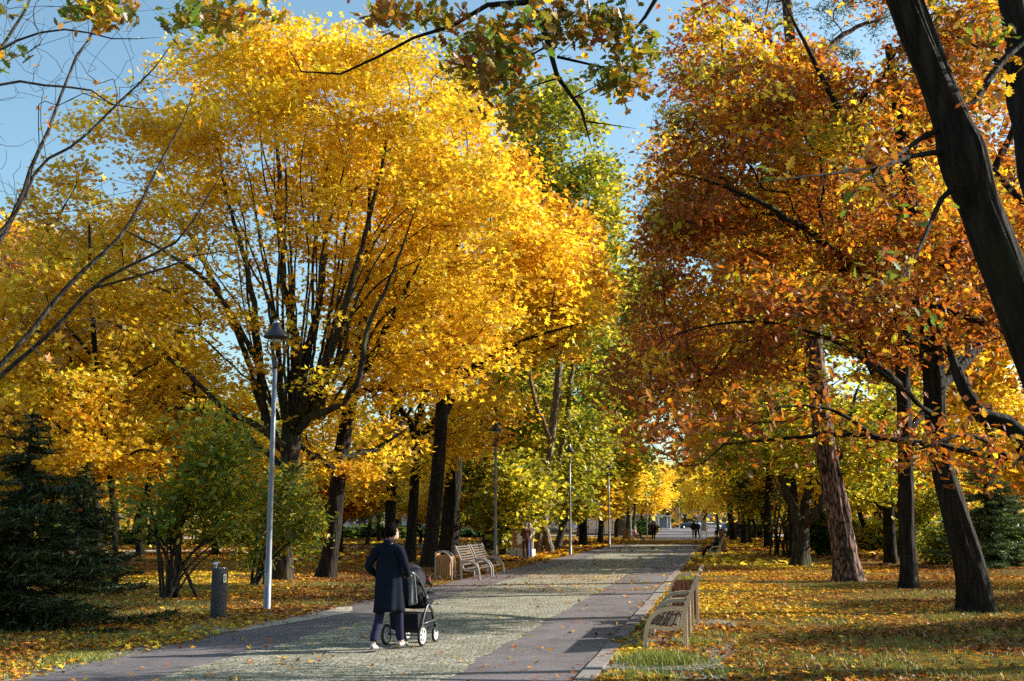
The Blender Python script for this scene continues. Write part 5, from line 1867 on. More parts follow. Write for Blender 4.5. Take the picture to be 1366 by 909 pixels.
# ---- spruces
def spruce(name, label, bx, by, height, radius, seed, n=26000, nlen=0.10, pal=None, group=None, base=0.0):
    g = G(bx, by)
    rng = np.random.default_rng(seed)
    root = empty(name, (g[0], g[1], 0), 0, label, 'tree', group)
    link('trunk', trunk_mesh('trunk', [(0, 0, -.05, radius * .055), (0, 0, height * .5, radius * .03), (0.03, 0, height, .01)], M['bark_dark'], sides=10, step=.3, flare=.2), root)
    w = Wood()
    C, Tn = [], []
    nb = int(height * 22)
    for k in range(nb):
        f = (k + rng.random()) / nb
        z = base + (height - base) * (0.03 + 0.96 * f)
        a = rng.uniform(0, 2 * PI)
        ln = radius * (1 - f) ** 0.8 * rng.uniform(0.65, 1.1) + 0.08
        d = np.array([math.cos(a), math.sin(a), 0])
        m = 8
        tt = np.linspace(0, 1, m)
        pts = np.array([0, 0, z]) + tt[:, None] * ln * d + np.array([0, 0, 1]) * (ln * (0.28 * tt ** 2 - 0.34 * tt))[:, None]
        w.chain(pts, np.linspace(0.012 + ln * .008, 0.004, m), 4)
        side = np.cross(d, [0, 0, 1])
        ns = max(3, int(ln / 0.085))
        for q in range(ns):
            u = (q + rng.random()) / ns
            p = np.array([np.interp(u, tt, pts[:, i]) for i in range(3)])
            for sgn in (-1, 1):
                sl = ln * 0.34 * (1 - u * 0.75) * rng.uniform(.6, 1.1) + 0.05
                dd = 0.65 * d + sgn * side * 0.9 + np.array([0, 0, rng.normal(-.08, .15)])
                dd /= np.linalg.norm(dd)
                k2 = max(3, int(sl / 0.028))
                v = (np.arange(k2) + rng.random(k2)) / k2
                C.append(p + v[:, None] * sl * dd)
                Tn.append(np.tile(dd, (k2, 1)) + rng.normal(0, .55, (k2, 3)))
    C, Tn = np.vstack(C), np.vstack(Tn)
    if len(C) > n:
        s = rng.choice(len(C), n, replace=False)
        C, Tn = C[s], Tn[s]
    V, F = w.arrays()
    col = pick(rng, pal or [(3, (0.024, 0.033, 0.011)), (3, (0.04, 0.053, 0.016)), (1, (0.08, 0.095, 0.025))], len(C)) * rng.uniform(.7, 1.3, (len(C), 1))
    LV, LL, LT, LC = leaf_arrays(rng, C, nlen * rng.uniform(.7, 1.4, len(C)), col, 'needle', spread=.7, tang=Tn)
    LV2 = LV
    me = mesh_np('crown', np.vstack([V, LV2]), np.r_[F.ravel(), LL + len(V)], np.r_[np.full(len(F), 4), LT], [M['bark_dark'], M['needle']],
                 np.r_[np.zeros(len(F)), np.ones(len(LT))].astype(int), np.vstack([np.zeros((len(V), 3)), LC]))
    link('crown', me, root)
    return root
spruce('spruce_tree', 'dark spruce with drooping boughs down to the leaves, standing at the verge before the maple', 22, 838, 3.7, 2.6, 41, n=120000, nlen=.17)
spruce('spruce_tree', 'small dull green spruce behind the drooping one', 105, 792, 3.3, 1.7, 42, n=50000, nlen=.18)
spruce('spruce_tree', 'grey-green spruce in the sun behind the dark leaning oak', 1322, 757, 5.0, 2.6, 43, n=60000, nlen=.2,
       pal=[(3, (0.06, 0.095, 0.04)), (3, (0.11, 0.16, 0.06)), (1, (0.16, 0.20, 0.08))])

# ---- leafy shrubs
def shrub(name, label, bx, by, stems, blobs, n, pal, seed, leaf='lance', size=.12, n_leaf=14, spray=(.2, .2, .2), thr=-.1, sw=2.2, nst=9):
    T = TreePx(bx, by)
    rng = np.random.default_rng(seed)
    root = empty(name, T.o, 0, label, 'shrub')
    limbs = []
    bl = T.blob(blobs)
    for k in range(nst):
        b = bl[rng.integers(len(bl))]
        e = np.array(b[:3]) + rng.normal(0, .35, 3) * np.array(b[3:6])
        s = np.array([rng.normal(0, .18), rng.normal(0, .18), -.03])
        md = s * .5 + e * .5
        md[:2] = s[:2] + (e[:2] - s[:2]) * .33
        r = sw * T.Y / FPX * rng.uniform(.6, 1.2)
        limbs.append([(*s, r), (*md, r * .8), (*e, r * .35)])
    make_tree(name, root, None, limbs, bl, n, leaf, M['bark_grey'], rng, n_leaf=n_leaf, size=size, pal=pal, spray=spray, thr=thr, bf=.2, aw=.5, tip=.004, leafmat='leaf')
    return root
shrub('leafy_shrub', 'tall many-stemmed green shrub behind the drinking fountain', 232, 800, 9,
      [(235, 640, 80, 75, 1.4), (290, 630, 70, 60, 1.3), (195, 670, 50, 50, 1.2), (270, 590, 60, 45, 1.1), (310, 690, 40, 30, 1.0)], 500, 'shrub', 51, size=.19, n_leaf=9, nst=16, thr=.02)
shrub('leafy_shrub', 'low light green shrub at the foot of the lamp post', 338, 783, 6,
      [(380, 690, 50, 36, 1.0), (350, 670, 45, 32, .9), (335, 720, 35, 40, .8), (405, 715, 28, 25, .7), (390, 650, 30, 20, .7)], 300, 'shrub', 52, size=.19, n_leaf=11, nst=9)
shrub('leafy_shrub', 'dark bare-stemmed bush left of the forked maple'.replace('left of', 'beside'), 1040, 741, 6, [(1040, 680, 26, 30, 1.2), (1050, 650, 22, 20, 1.0)], 120, 'oakgreen', 53, size=.2, n_leaf=6, sw=1.6)
shrub('evergreen_bush', 'round black-green bush behind the pinkish pine trunk', 1098, 742, 6, [(1098, 712, 32, 26, 1.6)], 330, 'bush', 54, size=.24, n_leaf=22, sw=1.6)
shrub('leafy_shrub', 'loose grey-green bush between the straight oak and the spruce', 1258, 752, 6, [(1262, 700, 40, 45, 1.8), (1240, 720, 25, 25, 1.4)], 300, 'green', 55, size=.2, n_leaf=14, sw=1.6)
for k, (px, py, w_, h_, pal) in enumerate([(30, 735, 60, 60, 'bush'), (110, 728, 55, 38, 'green'), (180, 727, 50, 30, 'bush'), (300, 726, 45, 22, 'green'), (410, 722, 40, 20, 'bush'), (500, 718.5, 40, 12, 'bush'), (560, 718, 45, 10, 'bush'), (630, 717, 40, 10, 'bush'),
                                           (1000, 717, 26, 16, 'bush'), (1180, 735, 35, 28, 'green'), (1210, 728, 40, 30, 'bush'), (1345, 740, 40, 40, 'bush'), (850, 714, 22, 16, 'bush'), (1150, 722, 40, 24, 'green')]):
    lab = ['broad dark bush in shade beyond the spruces', 'dull green bush on the far lawn behind the small spruce', 'dark clipped bush behind the tall fountain shrub', 'flat green bush on the lawn behind the lamp',
           'small dark bush behind the bare lower trunks', 'low dark hedge bush in front of the pale building, nearest the lamp', 'low dark hedge bush beneath the pale building\'s windows', 'low dark hedge bush by the pinkish wall',
           'dark bush beside the far street beyond the wooden post', 'green bush behind the straight dark oak trunk', 'dark bush filling the gap beside the straight oak', 'dark bush at the edge behind the sunlit spruce',
           'dark bush between kiosk and bench sitters', 'green bush deep in the wood behind the pine'][k]
    shrub('low_bush', lab, px, py, 5, [(px, py - h_ * .5, w_, h_ * .55, 2.0)], 110, pal, 60 + k, leaf='kite', size=.42 if py > 725 else .6, n_leaf=16, spray=(.4, .4, .3), sw=1.0, nst=5)

# ---- right side: the oaks and the pine
OAKKW = dict(mixc=.8, bf=0.3, aw=0.6, spread=0.75, tip=0.007)
hero('oak_tree', 'dark leaning oak with rust-brown leaves, nearest trunk to the sunlit lawn edge', (1304, 815),
     [(1304, 816, 21), (1297, 770, 19), (1285, 720, 17.5), (1270, 670, 16), (1256, 620, 14.5), (1249, 560, 14), (1246, 500, 13.5), (1238, 420, 12), (1225, 320, 10), (1205, 200, 8), (1185, 60, 5)],
     [[(1246, 500, 8), (1190, 420, 7, -1), (1130, 350, 5.4, -2), (1050, 290, 4, -2.5), (970, 250, 2.4, -3), (900, 230, 1.2, -3)],
      [(1240, 440, 8), (1170, 330, 6.4, 1), (1100, 240, 5, 2), (1030, 180, 3.4, 2.5), (950, 130, 1.6, 3)],
      [(1250, 560, 4), (1180, 500, 3.2, -1.5), (1100, 450, 2.6, -2.5), (1010, 430, 2, -3), (920, 440, 1.4, -3.5), (860, 470, 1, -3.5)],
      [(1235, 400, 8), (1290, 300, 6.4, -1), (1340, 200, 5, -1.5), (1390, 90, 3, -2)],
      [(1225, 320, 7), (1150, 200, 5, -1.5), (1090, 90, 3.6, -2), (1040, -10, 2, -2)],
      [(1247, 530, 7), (1310, 460, 5.4, 1.5), (1370, 400, 4, 2.5), (1440, 350, 2, 3)]],
     [(1120, 230, 190, 200, 4.0, 0, 1.3), (970, 240, 95, 160, 3.2, -1, .8), (960, 430, 105, 90, 3.0, -2), (1080, 390, 130, 65, 3.4, -1), (1280, 330, 130, 150, 3.6), (1200, 90, 170, 110, 3.5), (1000, 80, 110, 90, 3, 1),
      (880, 510, 65, 50, 2.2, -3, .8), (920, 400, 60, 60, 2.4, -2, 1.5), (900, 320, 45, 50, 2.0, -1, 1.2), (1210, 425, 130, 50, 3, -1), (915, 560, 75, 60, 2.2, -3, .8), (930, 350, 70, 80, 2.5, -2, .7), (1330, 480, 80, 70, 2.5, 0)],
     2400, 'oak', M['bark_oak'], 71, n_leaf=27, size=0.118, pal='oak', pal2=('oakbright', .34, .5), spray=(0.25, 0.25, 0.10), thr=0.03, freq=0.5, shell=0.75, keep_z=3.0, gap=(1045, 1130, 425, 650), trunk_kw=dict(sides=44, step=.06, rough=.1, flare=.5), **OAKKW)
hero('pine_tree', 'tall pine with pinkish furrowed bark lit along one edge, leaning over the lawn', (1132, 775),
     [(1132, 777, 17), (1127, 740, 16), (1119, 690, 15), (1107, 630, 13.5), (1097, 570, 12.5), (1090, 510, 12), (1084, 440, 11.5), (1076, 360, 10.5), (1068, 270, 9.5), (1062, 180, 8.5), (1056, 80, 7.5), (1046, -40, 6), (1030, -170, 3.5)],
     [[(1066, 250, 4.5), (1010, 210, 4, 1), (950, 220, 3, 1.5), (890, 270, 1.6, 2)], [(1062, 190, 4.5), (1000, 140, 4, 2), (930, 150, 3, 3), (870, 190, 1.6, 3)], [(1058, 120, 4.5), (1120, 50, 4, 1), (1190, 20, 2, 1)],
      [(1056, 80, 4.5), (980, 20, 4, -1), (910, 10, 2, -2)]],
     [(900, 250, 55, 90, 2.2, 2), (940, 140, 80, 60, 2.5, 2), (1180, 20, 90, 60, 2.5, 1), (1030, -60, 130, 80, 3, 0), (990, 330, 60, 40, 2, 1)],
     460, 'needle', M['bark_pine'], 72, n_leaf=52, size=0.17, pal='green', spray=(0.17, 0.17, 0.15), thr=0.05, freq=.7, spread=1.2, leafmat='needle', bf=.3, aw=.4, trunk_kw=dict(sides=44, step=.07, rough=.12, flare=.4, freq=8), bright=lambda A: np.full(len(A), .38))
hero('oak_tree', 'straight dark oak trunk between the pinkish pine and the leaning oak', (1212, 787),
     [(1213, 788, 11.5), (1211, 740, 10.2), (1209, 690, 10), (1208, 620, 9.5), (1206, 550, 9), (1203, 470, 9), (1198, 380, 7), (1190, 270, 5), (1180, 120, 3)],
     [[(1207, 590, 5), (1250, 520, 4.4, 1), (1300, 460, 3.4, 2), (1360, 420, 2, 3)], [(1202, 440, 5), (1150, 360, 4, 1), (1090, 310, 2.6, 2)], [(1205, 520, 5), (1160, 480, 4, -1), (1100, 460, 2.6, -2)]],
     [(1180, 260, 130, 140, 4), (1290, 440, 90, 80, 3.5, 1), (1100, 330, 90, 90, 4, 1), (1320, 180, 110, 150, 4, 2), (1060, 490, 90, 40, 3.5), (940, 350, 75, 100, 4, 1, 1.6), (900, 450, 60, 70, 3, 1, 1.3), (900, 260, 50, 80, 3, 1)],
     1250, 'oak', M['bark_oak'], 73, n_leaf=20, size=0.15, pal='oakgold', spray=(0.4, 0.4, 0.18), thr=0.02, freq=0.5, keep_z=3.4, gap=(1045, 1130, 425, 650), trunk_kw=dict(sides=36, step=.08, rough=.1, flare=.5), **OAKKW)
hero('yellow_maple', 'three-forked maple with yellow leaves between the walk and the pinkish pine', (1068, 756),
     [(1067, 757, 12), (1068, 735, 11), (1068, 710, 11), (1069, 695, 11)],
     [[(1067, 705, 7), (1058, 680, 6.5, 0), (1046, 650, 6, 0), (1040, 620, 5.5, 0), (1033, 580, 4.5, 1), (1022, 540, 3.5, 1), (1010, 470, 2, 2)],
      [(1070, 705, 7), (1076, 670, 6.5, 1), (1084, 625, 5.5, 1), (1088, 570, 4.5, 1.5), (1094, 500, 3, 2)],
      [(1071, 702, 6), (1088, 684, 5.8, -1), (1104, 655, 5.4, -1), (1118, 610, 4.4, -1.5), (1135, 550, 3, -2), (1150, 500, 1.8, -2)]],
     [(1060, 560, 75, 55, 4), (1010, 600, 55, 40, 4), (1150, 560, 70, 60, 4), (1090, 600, 60, 45, 3.5), (980, 620, 60, 35, 4, 2), (1050, 480, 90, 60, 4), (1160, 640, 45, 35, 3)],
     800, 'kite', M['bark_maple'], 74, n_leaf=15, size=0.24, pal='lime', spray=(0.5, 0.5, 0.18), thr=0.0, freq=0.45, bf=.33, aw=.6, keep_z=2.4, bright=lambda A: np.full(len(A), 1.1))
hero('yellow_maple', 'bright yellow maple with low sunlit sprays behind the straight oak', (1168, 745),
     [(1206, 746, 8), (1206, 700, 7), (1200, 650, 6), (1196, 580, 5), (1190, 500, 3)],
     [[(1204, 690, 4), (1180, 680, 4, -1), (1160, 660, 3.4, -1.5), (1150, 640, 2.4, -2)], [(1198, 640, 4), (1230, 590, 3, 1), (1260, 540, 2, 2)]],
     [(1185, 610, 65, 50, 4), (1240, 640, 50, 40, 3), (1180, 660, 45, 28, 3), (1260, 560, 60, 50, 4), (1130, 640, 40, 40, 3), (1290, 500, 70, 60, 4), (1330, 400, 70, 80, 4)],
     800, 'kite', M['bark_dark'], 75, n_leaf=16, size=0.27, pal='yellow', spray=(0.5, 0.5, 0.18), thr=0.0, freq=0.45, bf=.33, aw=.6, keep_z=1.6)

# ---- oak off the frame's edge: low boughs with brown leaves
T = TreePx(1560, None, 14.5)
root = empty('oak_tree', T.o, 0, 'oak at the picture edge sending a long low bough of brown leaves across the lawn', 'tree')
rng = np.random.default_rng(81)
tr = [(0, 0, -.1, .30), (-.05, 0, 1.5, .26), (-.15, .1, 3.2, .23), (-.25, .1, 5, .19), (-.4, .2, 7, .14), (-.5, .3, 9, .08)]
low = [T.line([(1555, 640, 9), (1470, 628, 8, -.4), (1400, 618, 6.6, -.7), (1344, 610, 5.6, -1), (1300, 604, 5, -1.1), (1252, 596, 4.6, -1.2), (1204, 588, 4.2, -1.2), (1132, 581, 3.2, -1.2), (1060, 585, 2.4, -1.2), (996, 590, 1.5, -1.2), (940, 596, .8, -1.2)]),
       T.line([(1225, 592, 3.6, -1.2), (1168, 582, 3.2, -1.4), (1132, 556, 2.6, -1.6), (1100, 543, 2.0, -1.7), (1052, 541, 1.3, -1.8), (1000, 552, .7, -1.9)]),
       T.line([(1540, 700, 16), (1450, 640, 15, .5), (1390, 600, 13.5, .8), (1340, 572, 12, 1), (1310, 548, 10.5, 1), (1290, 522, 9, 1), (1275, 490, 7, 1), (1262, 450, 4, 1.2)]),
       T.line([(1344, 609, 3.4, -1), (1310, 585, 3, -1.4), (1275, 580, 2.6, -1.6), (1238, 596, 1.8, -1.8), (1200, 604, 1, -1.9)]),
       T.line([(1530, 470, 11), (1450, 380, 8, 1), (1390, 300, 6, 1), (1330, 230, 4, 1), (1280, 180, 2, 1)]),
       T.line([(1530, 400, 10), (1460, 250, 7, -.5), (1400, 150, 5, -1), (1330, 80, 3, -1.2), (1260, 40, 1.5, -1.4)]),
       T.line([(1525, 520, 9), (1430, 480, 7, .6), (1340, 440, 5, 1), (1250, 410, 3.5, 1.2), (1150, 390, 2, 1.3), (1080, 400, 1, 1.3)])]
ex = []
for l, dens, sg in ((low[0], 7, .24), (low[1], 7, .24), (low[3], 6, .2), (low[6], 8, .4)):
    c = resample(l, 0.25)
    for q in c[int(len(c) * .45):]:
        for _ in range(dens // 2):
            ex.append(q[:3] + rng.normal(0, 1, 3) * np.array([sg, sg * 1.4, sg * .7]) + np.array([-.1, 0, .06]))
bl = T.blob([(930, 575, 85, 45, 1.2, -1.4, 2.2), (1010, 560, 40, 35, 1.2, -1.4), (1290, 600, 70, 22, .9, -1.6), (1330, 380, 60, 110, 1.6, .8), (1230, 430, 120, 50, 1.4, 1), (1170, 410, 60, 40, 1.2, 1.2), (1340, 170, 70, 130, 1.8, .5), (1350, 640, 45, 35, 1, -1)])
make_tree('oak_tree', root, tr, low, bl, 310, 'oak', M['bark_oak'], rng, n_leaf=10, size=0.098, pal='oakred', spray=(.2, .2, .12), thr=-.1, freq=.9, tip=.0045, bf=.25, aw=.5, spread=.8, extra=np.array(ex), limb_cap=.5,
          bright=lambda A: np.full(len(A), .95))

# ---- the near oak: big dark trunk slanting across the corner, boughs overhead
T = TreePx(1575, None, 8.6)
root = empty('oak_tree', T.o, 0, 'near oak, thick black trunk slanting across the corner, leafy twigs against the sky', 'tree')
rng = np.random.default_rng(91)
tr = T.line([(1592, 1012, 37), (1545, 890, 34), (1485, 735, 32), (1428, 590, 30.5), (1376, 452, 29), (1328, 330, 27), (1307, 275, 26), (1290, 228, 30.5), (1282, 200, 31), (1270, 164, 24.5), (1248, 105, 22), (1206, 0, 22.5), (1168, -120, 21), (1120, -260, 20)])
low = [T.line([(1200, -30, 17), (1080, -95, 14.5, -.2), (940, -95, 12, -.4), (830, -50, 9.5, -.5), (760, -22, 7.5, -.6), (709, 2, 6, -.6), (668, 13, 5, -.6), (655, 4, 4.6, -.6), (634, 17, 4.2, -.6), (610, 32, 3.6, -.6), (580, 44, 3.2, -.6), (552, 51, 2.8, -.6), (501, 78, 2.4, -.6), (450, 100, 2, -.6), (415, 103, 1.6, -.6), (385, 78, 1.2, -.6), (378, 52, .7, -.6)]),
       T.line([(709, 2, 4.6, -.6), (723, 27, 4.4, -.6), (733, 68, 4, -.6), (743, 82, 3.8, -.6), (745, 112, 3.2, -.6), (767, 133, 2.8, -.6), (782, 164, 2.3, -.6), (785, 191, 1.4, -.6), (790, 200, .8, -.6)]),
       T.line([(743, 76, 2.2, -.6), (762, 71, 2, -.6), (780, 75, 1.8, -.6), (805, 92, 1.5, -.6), (835, 112, 1.1, -.6), (860, 120, .8, -.6)]),
       T.line([(765, 131, 1.6, -.6), (775, 115, 1.3, -.6), (787, 111, 1, -.6), (800, 112, .7, -.6)]),
       T.line([(782, 162, 1.5, -.6), (800, 165, 1.2, -.6), (816, 170, 1, -.6), (832, 185, .8, -.6), (842, 183, .7, -.6), (850, 172, .5, -.6)]),
       T.line([(745, 104, 1.6, -.6), (725, 105, 1.3, -.6), (700, 112, 1, -.6), (680, 125, .7, -.6)]),
       T.line([(733, 60, 1.8, -.6), (710, 55, 1.6, -.6), (690, 75, 1.3, -.6), (680, 110, 1, -.6), (688, 150, .6, -.6)]),
       T.line([(1060, -110, 10, -.2), (800, -190, 8, -.8), (500, -170, 6, -1.4), (300, -90, 4, -1.7), (240, -20, 2.4, -1.8), (265, 12, 1.2, -1.8), (290, 22, .7, -1.8)]),
       T.line([(500, -170, 4.5, -1.4), (300, -130, 3.4, -1.6), (170, -70, 2.4, -1.6), (125, -10, 1.4, -1.6), (140, 25, .7, -1.6)]),
       T.line([(960, -96, 8, -.4), (900, -40, 5, 0), (870, 5, 3, .2), (850, 40, 2, .2), (830, 60, 1, .2)]),
       T.line([(1278, 200, 5, 0), (1244, 204, 4.2, -.06), (1200, 214, 3, -.4), (1160, 225, 2, -.7), (1080, 235, 1.5, -1.0), (1000, 245, .6, -1.3)]),
       T.line([(1288, 235, 5, 0), (1258, 262, 4, -.04), (1240, 300, 3, -.3), (1220, 345, 2, -.6), (1190, 390, .8, -1)]),
       T.line([(1268, 165, 5, 0), (1232, 182, 4, -.05), (1200, 206, 2.8, -.4), (1170, 228, 2, -.8), (1120, 280, .8, -1.1)]),
       T.line([(1262, 150, 6, 0), (1289, 146, 5.5, .02), (1308, 131, 5.5, .1), (1327, 92, 5, .2), (1350, 69, 4.4, .3), (1400, 30, 3, .4)]),
       T.line([(1500, 690, 30, .1), (1430, 420, 27, .5), (1385, 230, 24, .7), (1362, 100, 21, .8), (1352, 0, 19, .8), (1345, -120, 15, .9)])]
low = low[:1] + [l for l in low[1:]]
low[0] = [(q[0], q[1], q[2], q[3] * (.78 if i > 3 else 1)) for i, q in enumerate(low[0])]
ex = []
def sprig(px, py, rx, ry, n, dy=-.6):
    for _ in range(n):
        ex.append(T.pt(px + rng.normal(0, .5) * rx, py + rng.normal(0, .5) * ry, dy + rng.normal(0, .22)))
for a in ((515, 12, 40, 14, 9), (560, 14, 40, 16, 10), (640, 70, 45, 30, 12), (665, 100, 30, 30, 9), (640, 120, 20, 12, 5), (690, 148, 22, 22, 8), (690, 45, 60, 30, 16), (720, 25, 40, 18, 8), (760, 45, 40, 28, 12), (800, 20, 30, 18, 6), (830, 40, 40, 35, 14),
          (838, 85, 24, 26, 10), (800, 110, 22, 12, 6), (850, 110, 18, 20, 6), (600, 20, 30, 14, 6), (700, 85, 26, 18, 6), (760, 15, 40, 14, 6)):
    sprig(*a)
for a in ((140, 14, 36, 16, 9, -1.6), (115, 8, 20, 10, 5, -1.6), (8, 14, 14, 10, 2, -1.5), (262, 20, 18, 14, 6, -1.8), (300, 8, 22, 8, 4, -1.8), (330, 22, 20, 10, 4, -1.8), (292, 28, 12, 12, 3, -1.8), (5, 76, 8, 10, 2, -1.5)):
    sprig(*a)
for a in ((1120, 240, 110, 40, 7, -1), (1180, 350, 60, 60, 5, -.9), (1310, 90, 50, 60, 7, .3), (1340, 60, 40, 50, 6, .3)):
    sprig(*a)
make_tree('oak_tree', root, tr, low, [], 0, 'oak', M['bark_oak'], rng, n_leaf=11, size=0.083, pal='oakgreen', spray=(.085, .085, .06), tip=.0022, bf=.12, aw=.4, spread=.9, extra=np.array(ex), limb_cap=.5, hue=.3,
          trunk_kw=dict(sides=72, step=.03, rough=.12, flare=.25, freq=9), sizevar=.35)
# ------------------------------------------------------------------ wood behind: one of each kind, then copies
def proto(name, pal, h, r, seed, n=520, nl=18, leaf='kite', size=.36, bark='bark_dark', th=0.30, narrow=False, r0=0.24):
    rng = np.random.default_rng(seed)
    root = empty(name, (0, 0, 0))
    fork = h * th
    tr = [(0, 0, -.1, r0), (rng.normal(0, .1), rng.normal(0, .1), fork * .5, r0 * .85), (rng.normal(0, .2), rng.normal(0, .2), fork, r0 * .78), (rng.normal(0, .3), rng.normal(0, .3), h * .6, r0 * .45), (rng.normal(0, .4), rng.normal(0, .4), h * .9, r0 * .12)]
    limbs = []
    for k in range(5):
        a = 2 * PI * (k + rng.uniform(-.3, .3)) / 5
        z0 = fork * rng.uniform(.85, 1.5)
        e = r * rng.uniform(.55, .9)
        d = np.array([math.cos(a), math.sin(a)])
        limbs.append([(0, 0, z0, r0 * .4), (d[0] * e * .35, d[1] * e * .35, z0 + h * .12, r0 * .32), (d[0] * e * .7, d[1] * e * .7, z0 + h * .27, r0 * .2), (d[0] * e, d[1] * e, z0 + h * .42, r0 * .06)])
    bl = [(0, 0, h * .66, r * .85, r * .85, h * .32, 1.5)]
    for k in range(7):
        a = rng.uniform(0, 2 * PI)
        q = r * rng.uniform(.3, .65)
        bl.append((q * math.cos(a), q * math.sin(a), h * rng.uniform(.38, .82), r * rng.uniform(.35, .55), r * rng.uniform(.35, .55), h * rng.uniform(.10, .17)))
    make_tree(name, root, tr, limbs, bl, n, leaf, M[bark], rng, n_leaf=nl, size=size, pal=pal, spray=(.55, .55, .25), thr=-.02, freq=.35, shell=.8, bf=.33, aw=.6, trunk_kw=dict(sides=12, step=.5, flare=.3))
    return root
KINDS = {
    'gold': ('yellow_maple', proto('yellow_maple', 'yellow', 13, 4.6, 201), 'golden yellow maple in the thick of the wood behind the park lawns', 'golden maples of the wood behind'),
    'deep': ('yellow_maple', proto('yellow_maple', 'deepyellow', 15, 5.0, 202), 'deep golden maple in the thick of the wood behind the park lawns', 'deep golden maples of the wood behind'),
    'orange': ('orange_maple', proto('orange_maple', 'amber', 12, 4.4, 203), 'orange maple among the yellow trees of the wood behind the lawns', 'orange maples of the wood behind'),
    'green': ('lime_tree', proto('lime_tree', 'green', 15, 4.2, 204, bark='bark_grey'), 'still green tree among the yellow trees of the wood behind the lawns', 'green trees of the wood behind'),
    'lime': ('lime_tree', proto('lime_tree', 'lime', 12, 4.0, 205, bark='bark_maple'), 'yellow-green tree among the golden ones of the wood behind the lawns', 'yellow-green trees of the wood behind'),
    'oak': ('oak_tree', proto('oak_tree', 'oakgold', 15, 5.0, 206, bark='bark_oak', r0=.3), 'brown-leaved oak in the wood behind the park lawns', 'brown oaks of the wood behind'),
    'pink': ('maple_tree', proto('maple_tree', 'pink', 14, 4.6, 207, n=480, nl=20, size=.2, bark='bark_grey'), 'half-bare tree with sparse pinkish brown leaves against the sky', 'half-bare pinkish trees behind the maple'),
}
used = set()
def put(kind, x, y, sc, rz, zs=1.0, label=None, name=None):
    nm, src, lab, grp = KINDS[kind]
    o = src if kind not in used else copy_tree(src)
    used.add(kind)
    o.location = (x, y, 0)
    o.rotation_euler = (0, 0, rz)
    o.scale = (sc, sc, sc * zs)
    tag(o, label or lab, 'tree', grp)
    return o
rw = random.Random(77)
spots = []
def far_ok(x, y, dmin):
    return all((x - a) ** 2 + (y - b) ** 2 > dmin * dmin for a, b in spots)
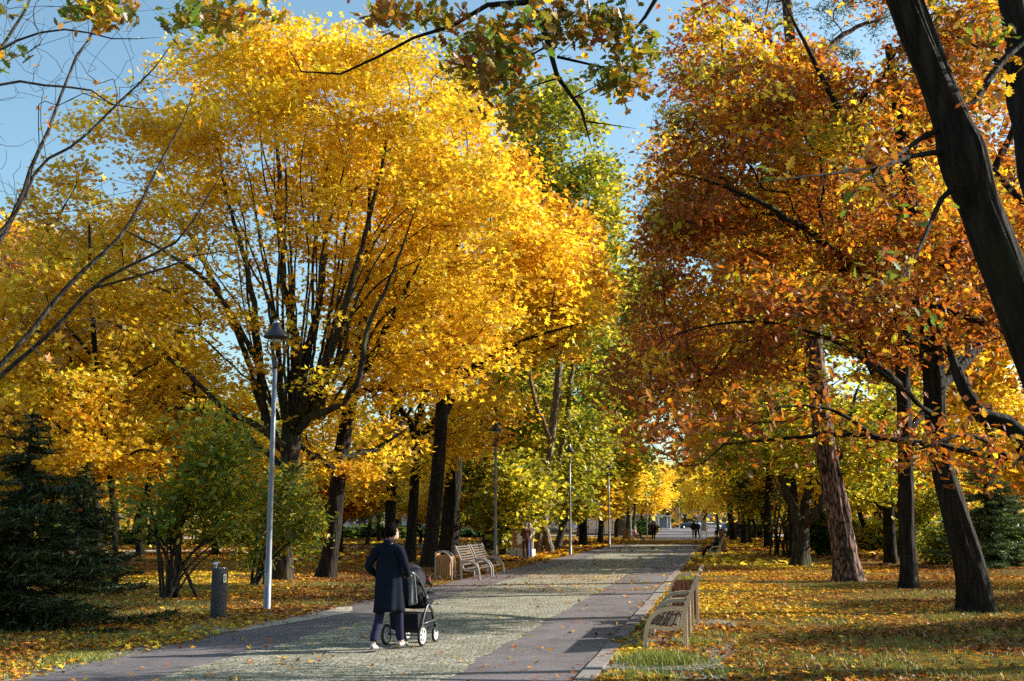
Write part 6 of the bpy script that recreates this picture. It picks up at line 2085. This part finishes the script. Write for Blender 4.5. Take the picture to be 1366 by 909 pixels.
# hand-placed ones: (kind, px, Y, scale)
for kind, px, Y, sc, zs in [
        ('pink', 40, 42, .95, 1.0), ('pink', -60, 50, 1.1, 1), ('pink', 110, 56, 1.15, 1.1), ('deep', -20, 66, 1.2, 1.15), ('gold', 60, 74, 1.3, 1.2), ('gold', 90, 52, .85, .9), ('deep', 190, 58, .9, .85), ('gold', 290, 62, .85, .85), ('deep', 10, 60, .9, .8),
        ('orange', 455, 66, .62, .75), ('orange', 400, 88, .8, .8), ('lime', 490, 82, .7, .7), ('gold', 560, 88, .6, .6), ('lime', 610, 96, .65, .6), ('orange', 648, 96, .5, .5), ('green', 330, 92, .9, .8),
        ('green', 700, 82, .9, 1.1), ('lime', 660, 74, .6, .7), ('gold', 800, 98, .7, .8), ('gold', 822, 122, .9, .8), ('green', 845, 135, .9, .8), ('gold', 858, 165, 1.0, .8), ('deep', 868, 215, 1.1, .8), ('lime', 836, 175, 1.0, .9), ('green', 812, 150, 1.1, 1.0),
        ('gold', 1005, 118, .85, .75), ('gold', 985, 150, .95, .75), ('deep', 1000, 92, .75, .75), ('lime', 1022, 82, .7, .75), ('gold', 958, 195, 1.1, .8), ('gold', 1090, 78, .9, .8), ('deep', 1150, 70, .8, .8),
        ('gold', 1230, 62, .75, .85), ('lime', 1290, 70, .85, .9), ('gold', 1360, 60, .85, .9), ('orange', 1200, 90, .9, .9), ('deep', 1300, 95, 1.0, .9),
        ('gold', 940, 240, 1.2, .8), ('lime', 1060, 105, .9, .9), ('oak', 1024, 78, .95, 1.25), ('gold', 1000, 128, .9, .95), ('green', 838, 112, 1.25, 1.5), ('gold', 978, 106, 1.3, 1.4), ('lime', 800, 92, 1.0, 1.5), ('oak', 1060, 56, 1.0, 1.35), ('oak', 1185, 50, .95, 1.4), ('oak', 1320, 54, 1.0, 1.4), ('oak', 992, 90, .95, 1.35), ('gold', 893, 300, 1.4, .95), ('lime', 914, 306, 1.5, 1.0), ('deep', 938, 300, 1.35, .9), ('deep', 130, 76, 1.0, .8), ('gold', 240, 84, 1.05, .85), ('lime', 60, 80, 1.0, .8), ('orange', 340, 74, .8, .8), ('deep', 420, 104, 1.1, .85), ('gold', 300, 108, 1.2, .8), ('gold', 530, 112, 1.0, .8), ('deep', 600, 76, .5, .8), ('green', 180, 100, 1.1, .8), ('orange', -10, 96, 1.2, .8)]:
    x = P(px, HOR, Y)[0]
    spots.append((x, Y))
    put(kind, x, Y, sc, rw.uniform(0, 6.28), zs)
# added out of view on the sunny side so their shade streaks the lawn
for kind, x, y, sc, zs in [('gold', 15.5, 12.6, .45, 1.1), ('oak', 17.5, 20.6, .5, .95), ('gold', 20.5, 27.5, .55, 1), ('oak', 12.5, 9.4, .5, 1.0), ('oak', 24, 35, .55, 1)]:
    spots.append((x, y))
    put(kind, x, y, sc, rw.uniform(0, 6.28), zs)  # labels come from the wood behind, though these stand unseen beside the lawn
mix_l = ['gold', 'deep', 'gold', 'orange', 'lime', 'green', 'deep', 'pink']
mix_r = ['gold', 'lime', 'deep', 'oak', 'gold', 'orange', 'oak']
cnt = 0
for it in range(4000):
    if cnt >= 46: break
    y = rw.uniform(62, 190)
    x = rw.uniform(-.56, .45) * y
    s, t = toS(x, y)
    if -13.5 < s < 4 or not far_ok(x, y, 6.2): continue
    if -48 < x < -8 and 100 < y < 190: continue        # clearing with the buildings
    spots.append((x, y))
    cnt += 1
    put(rw.choice(mix_l if s < 0 else mix_r), x, y, rw.uniform(.8, 1.15), rw.uniform(0, 6.28), rw.uniform(.8, 1.05))
# distant treeline that reads as one mass
rng = np.random.default_rng(301)
n = 26000
a = rng.uniform(-.62, .62, n)
dist = rng.uniform(285, 420, n)
hgt = 11 + 6 * np.array([noise.noise(Vector((q * 22, 0, 0))) for q in a])
C = np.c_[np.sin(a) * dist, np.cos(a) * dist, rng.random(n) ** .8 * hgt]
pal = pick(rng, [(3, GOLD), (3, AMB), (3, OLIV), (3, DGR), (1, ORG), (2, YEL)], n) * rng.uniform(.6, 1.1, (n, 1))
V, L_, T_, Cc = leaf_arrays(rng, C, rng.uniform(1.0, 2.2, n), pal, 'kite', spread=1.0)
tag(link('treeline', mesh_np('treeline', V, L_, T_, [M['leaf']], col=Cc)), 'distant belt of autumn wood closing the view', 'far wood', kind='stuff')
SC.view_settings.exposure = 1.12
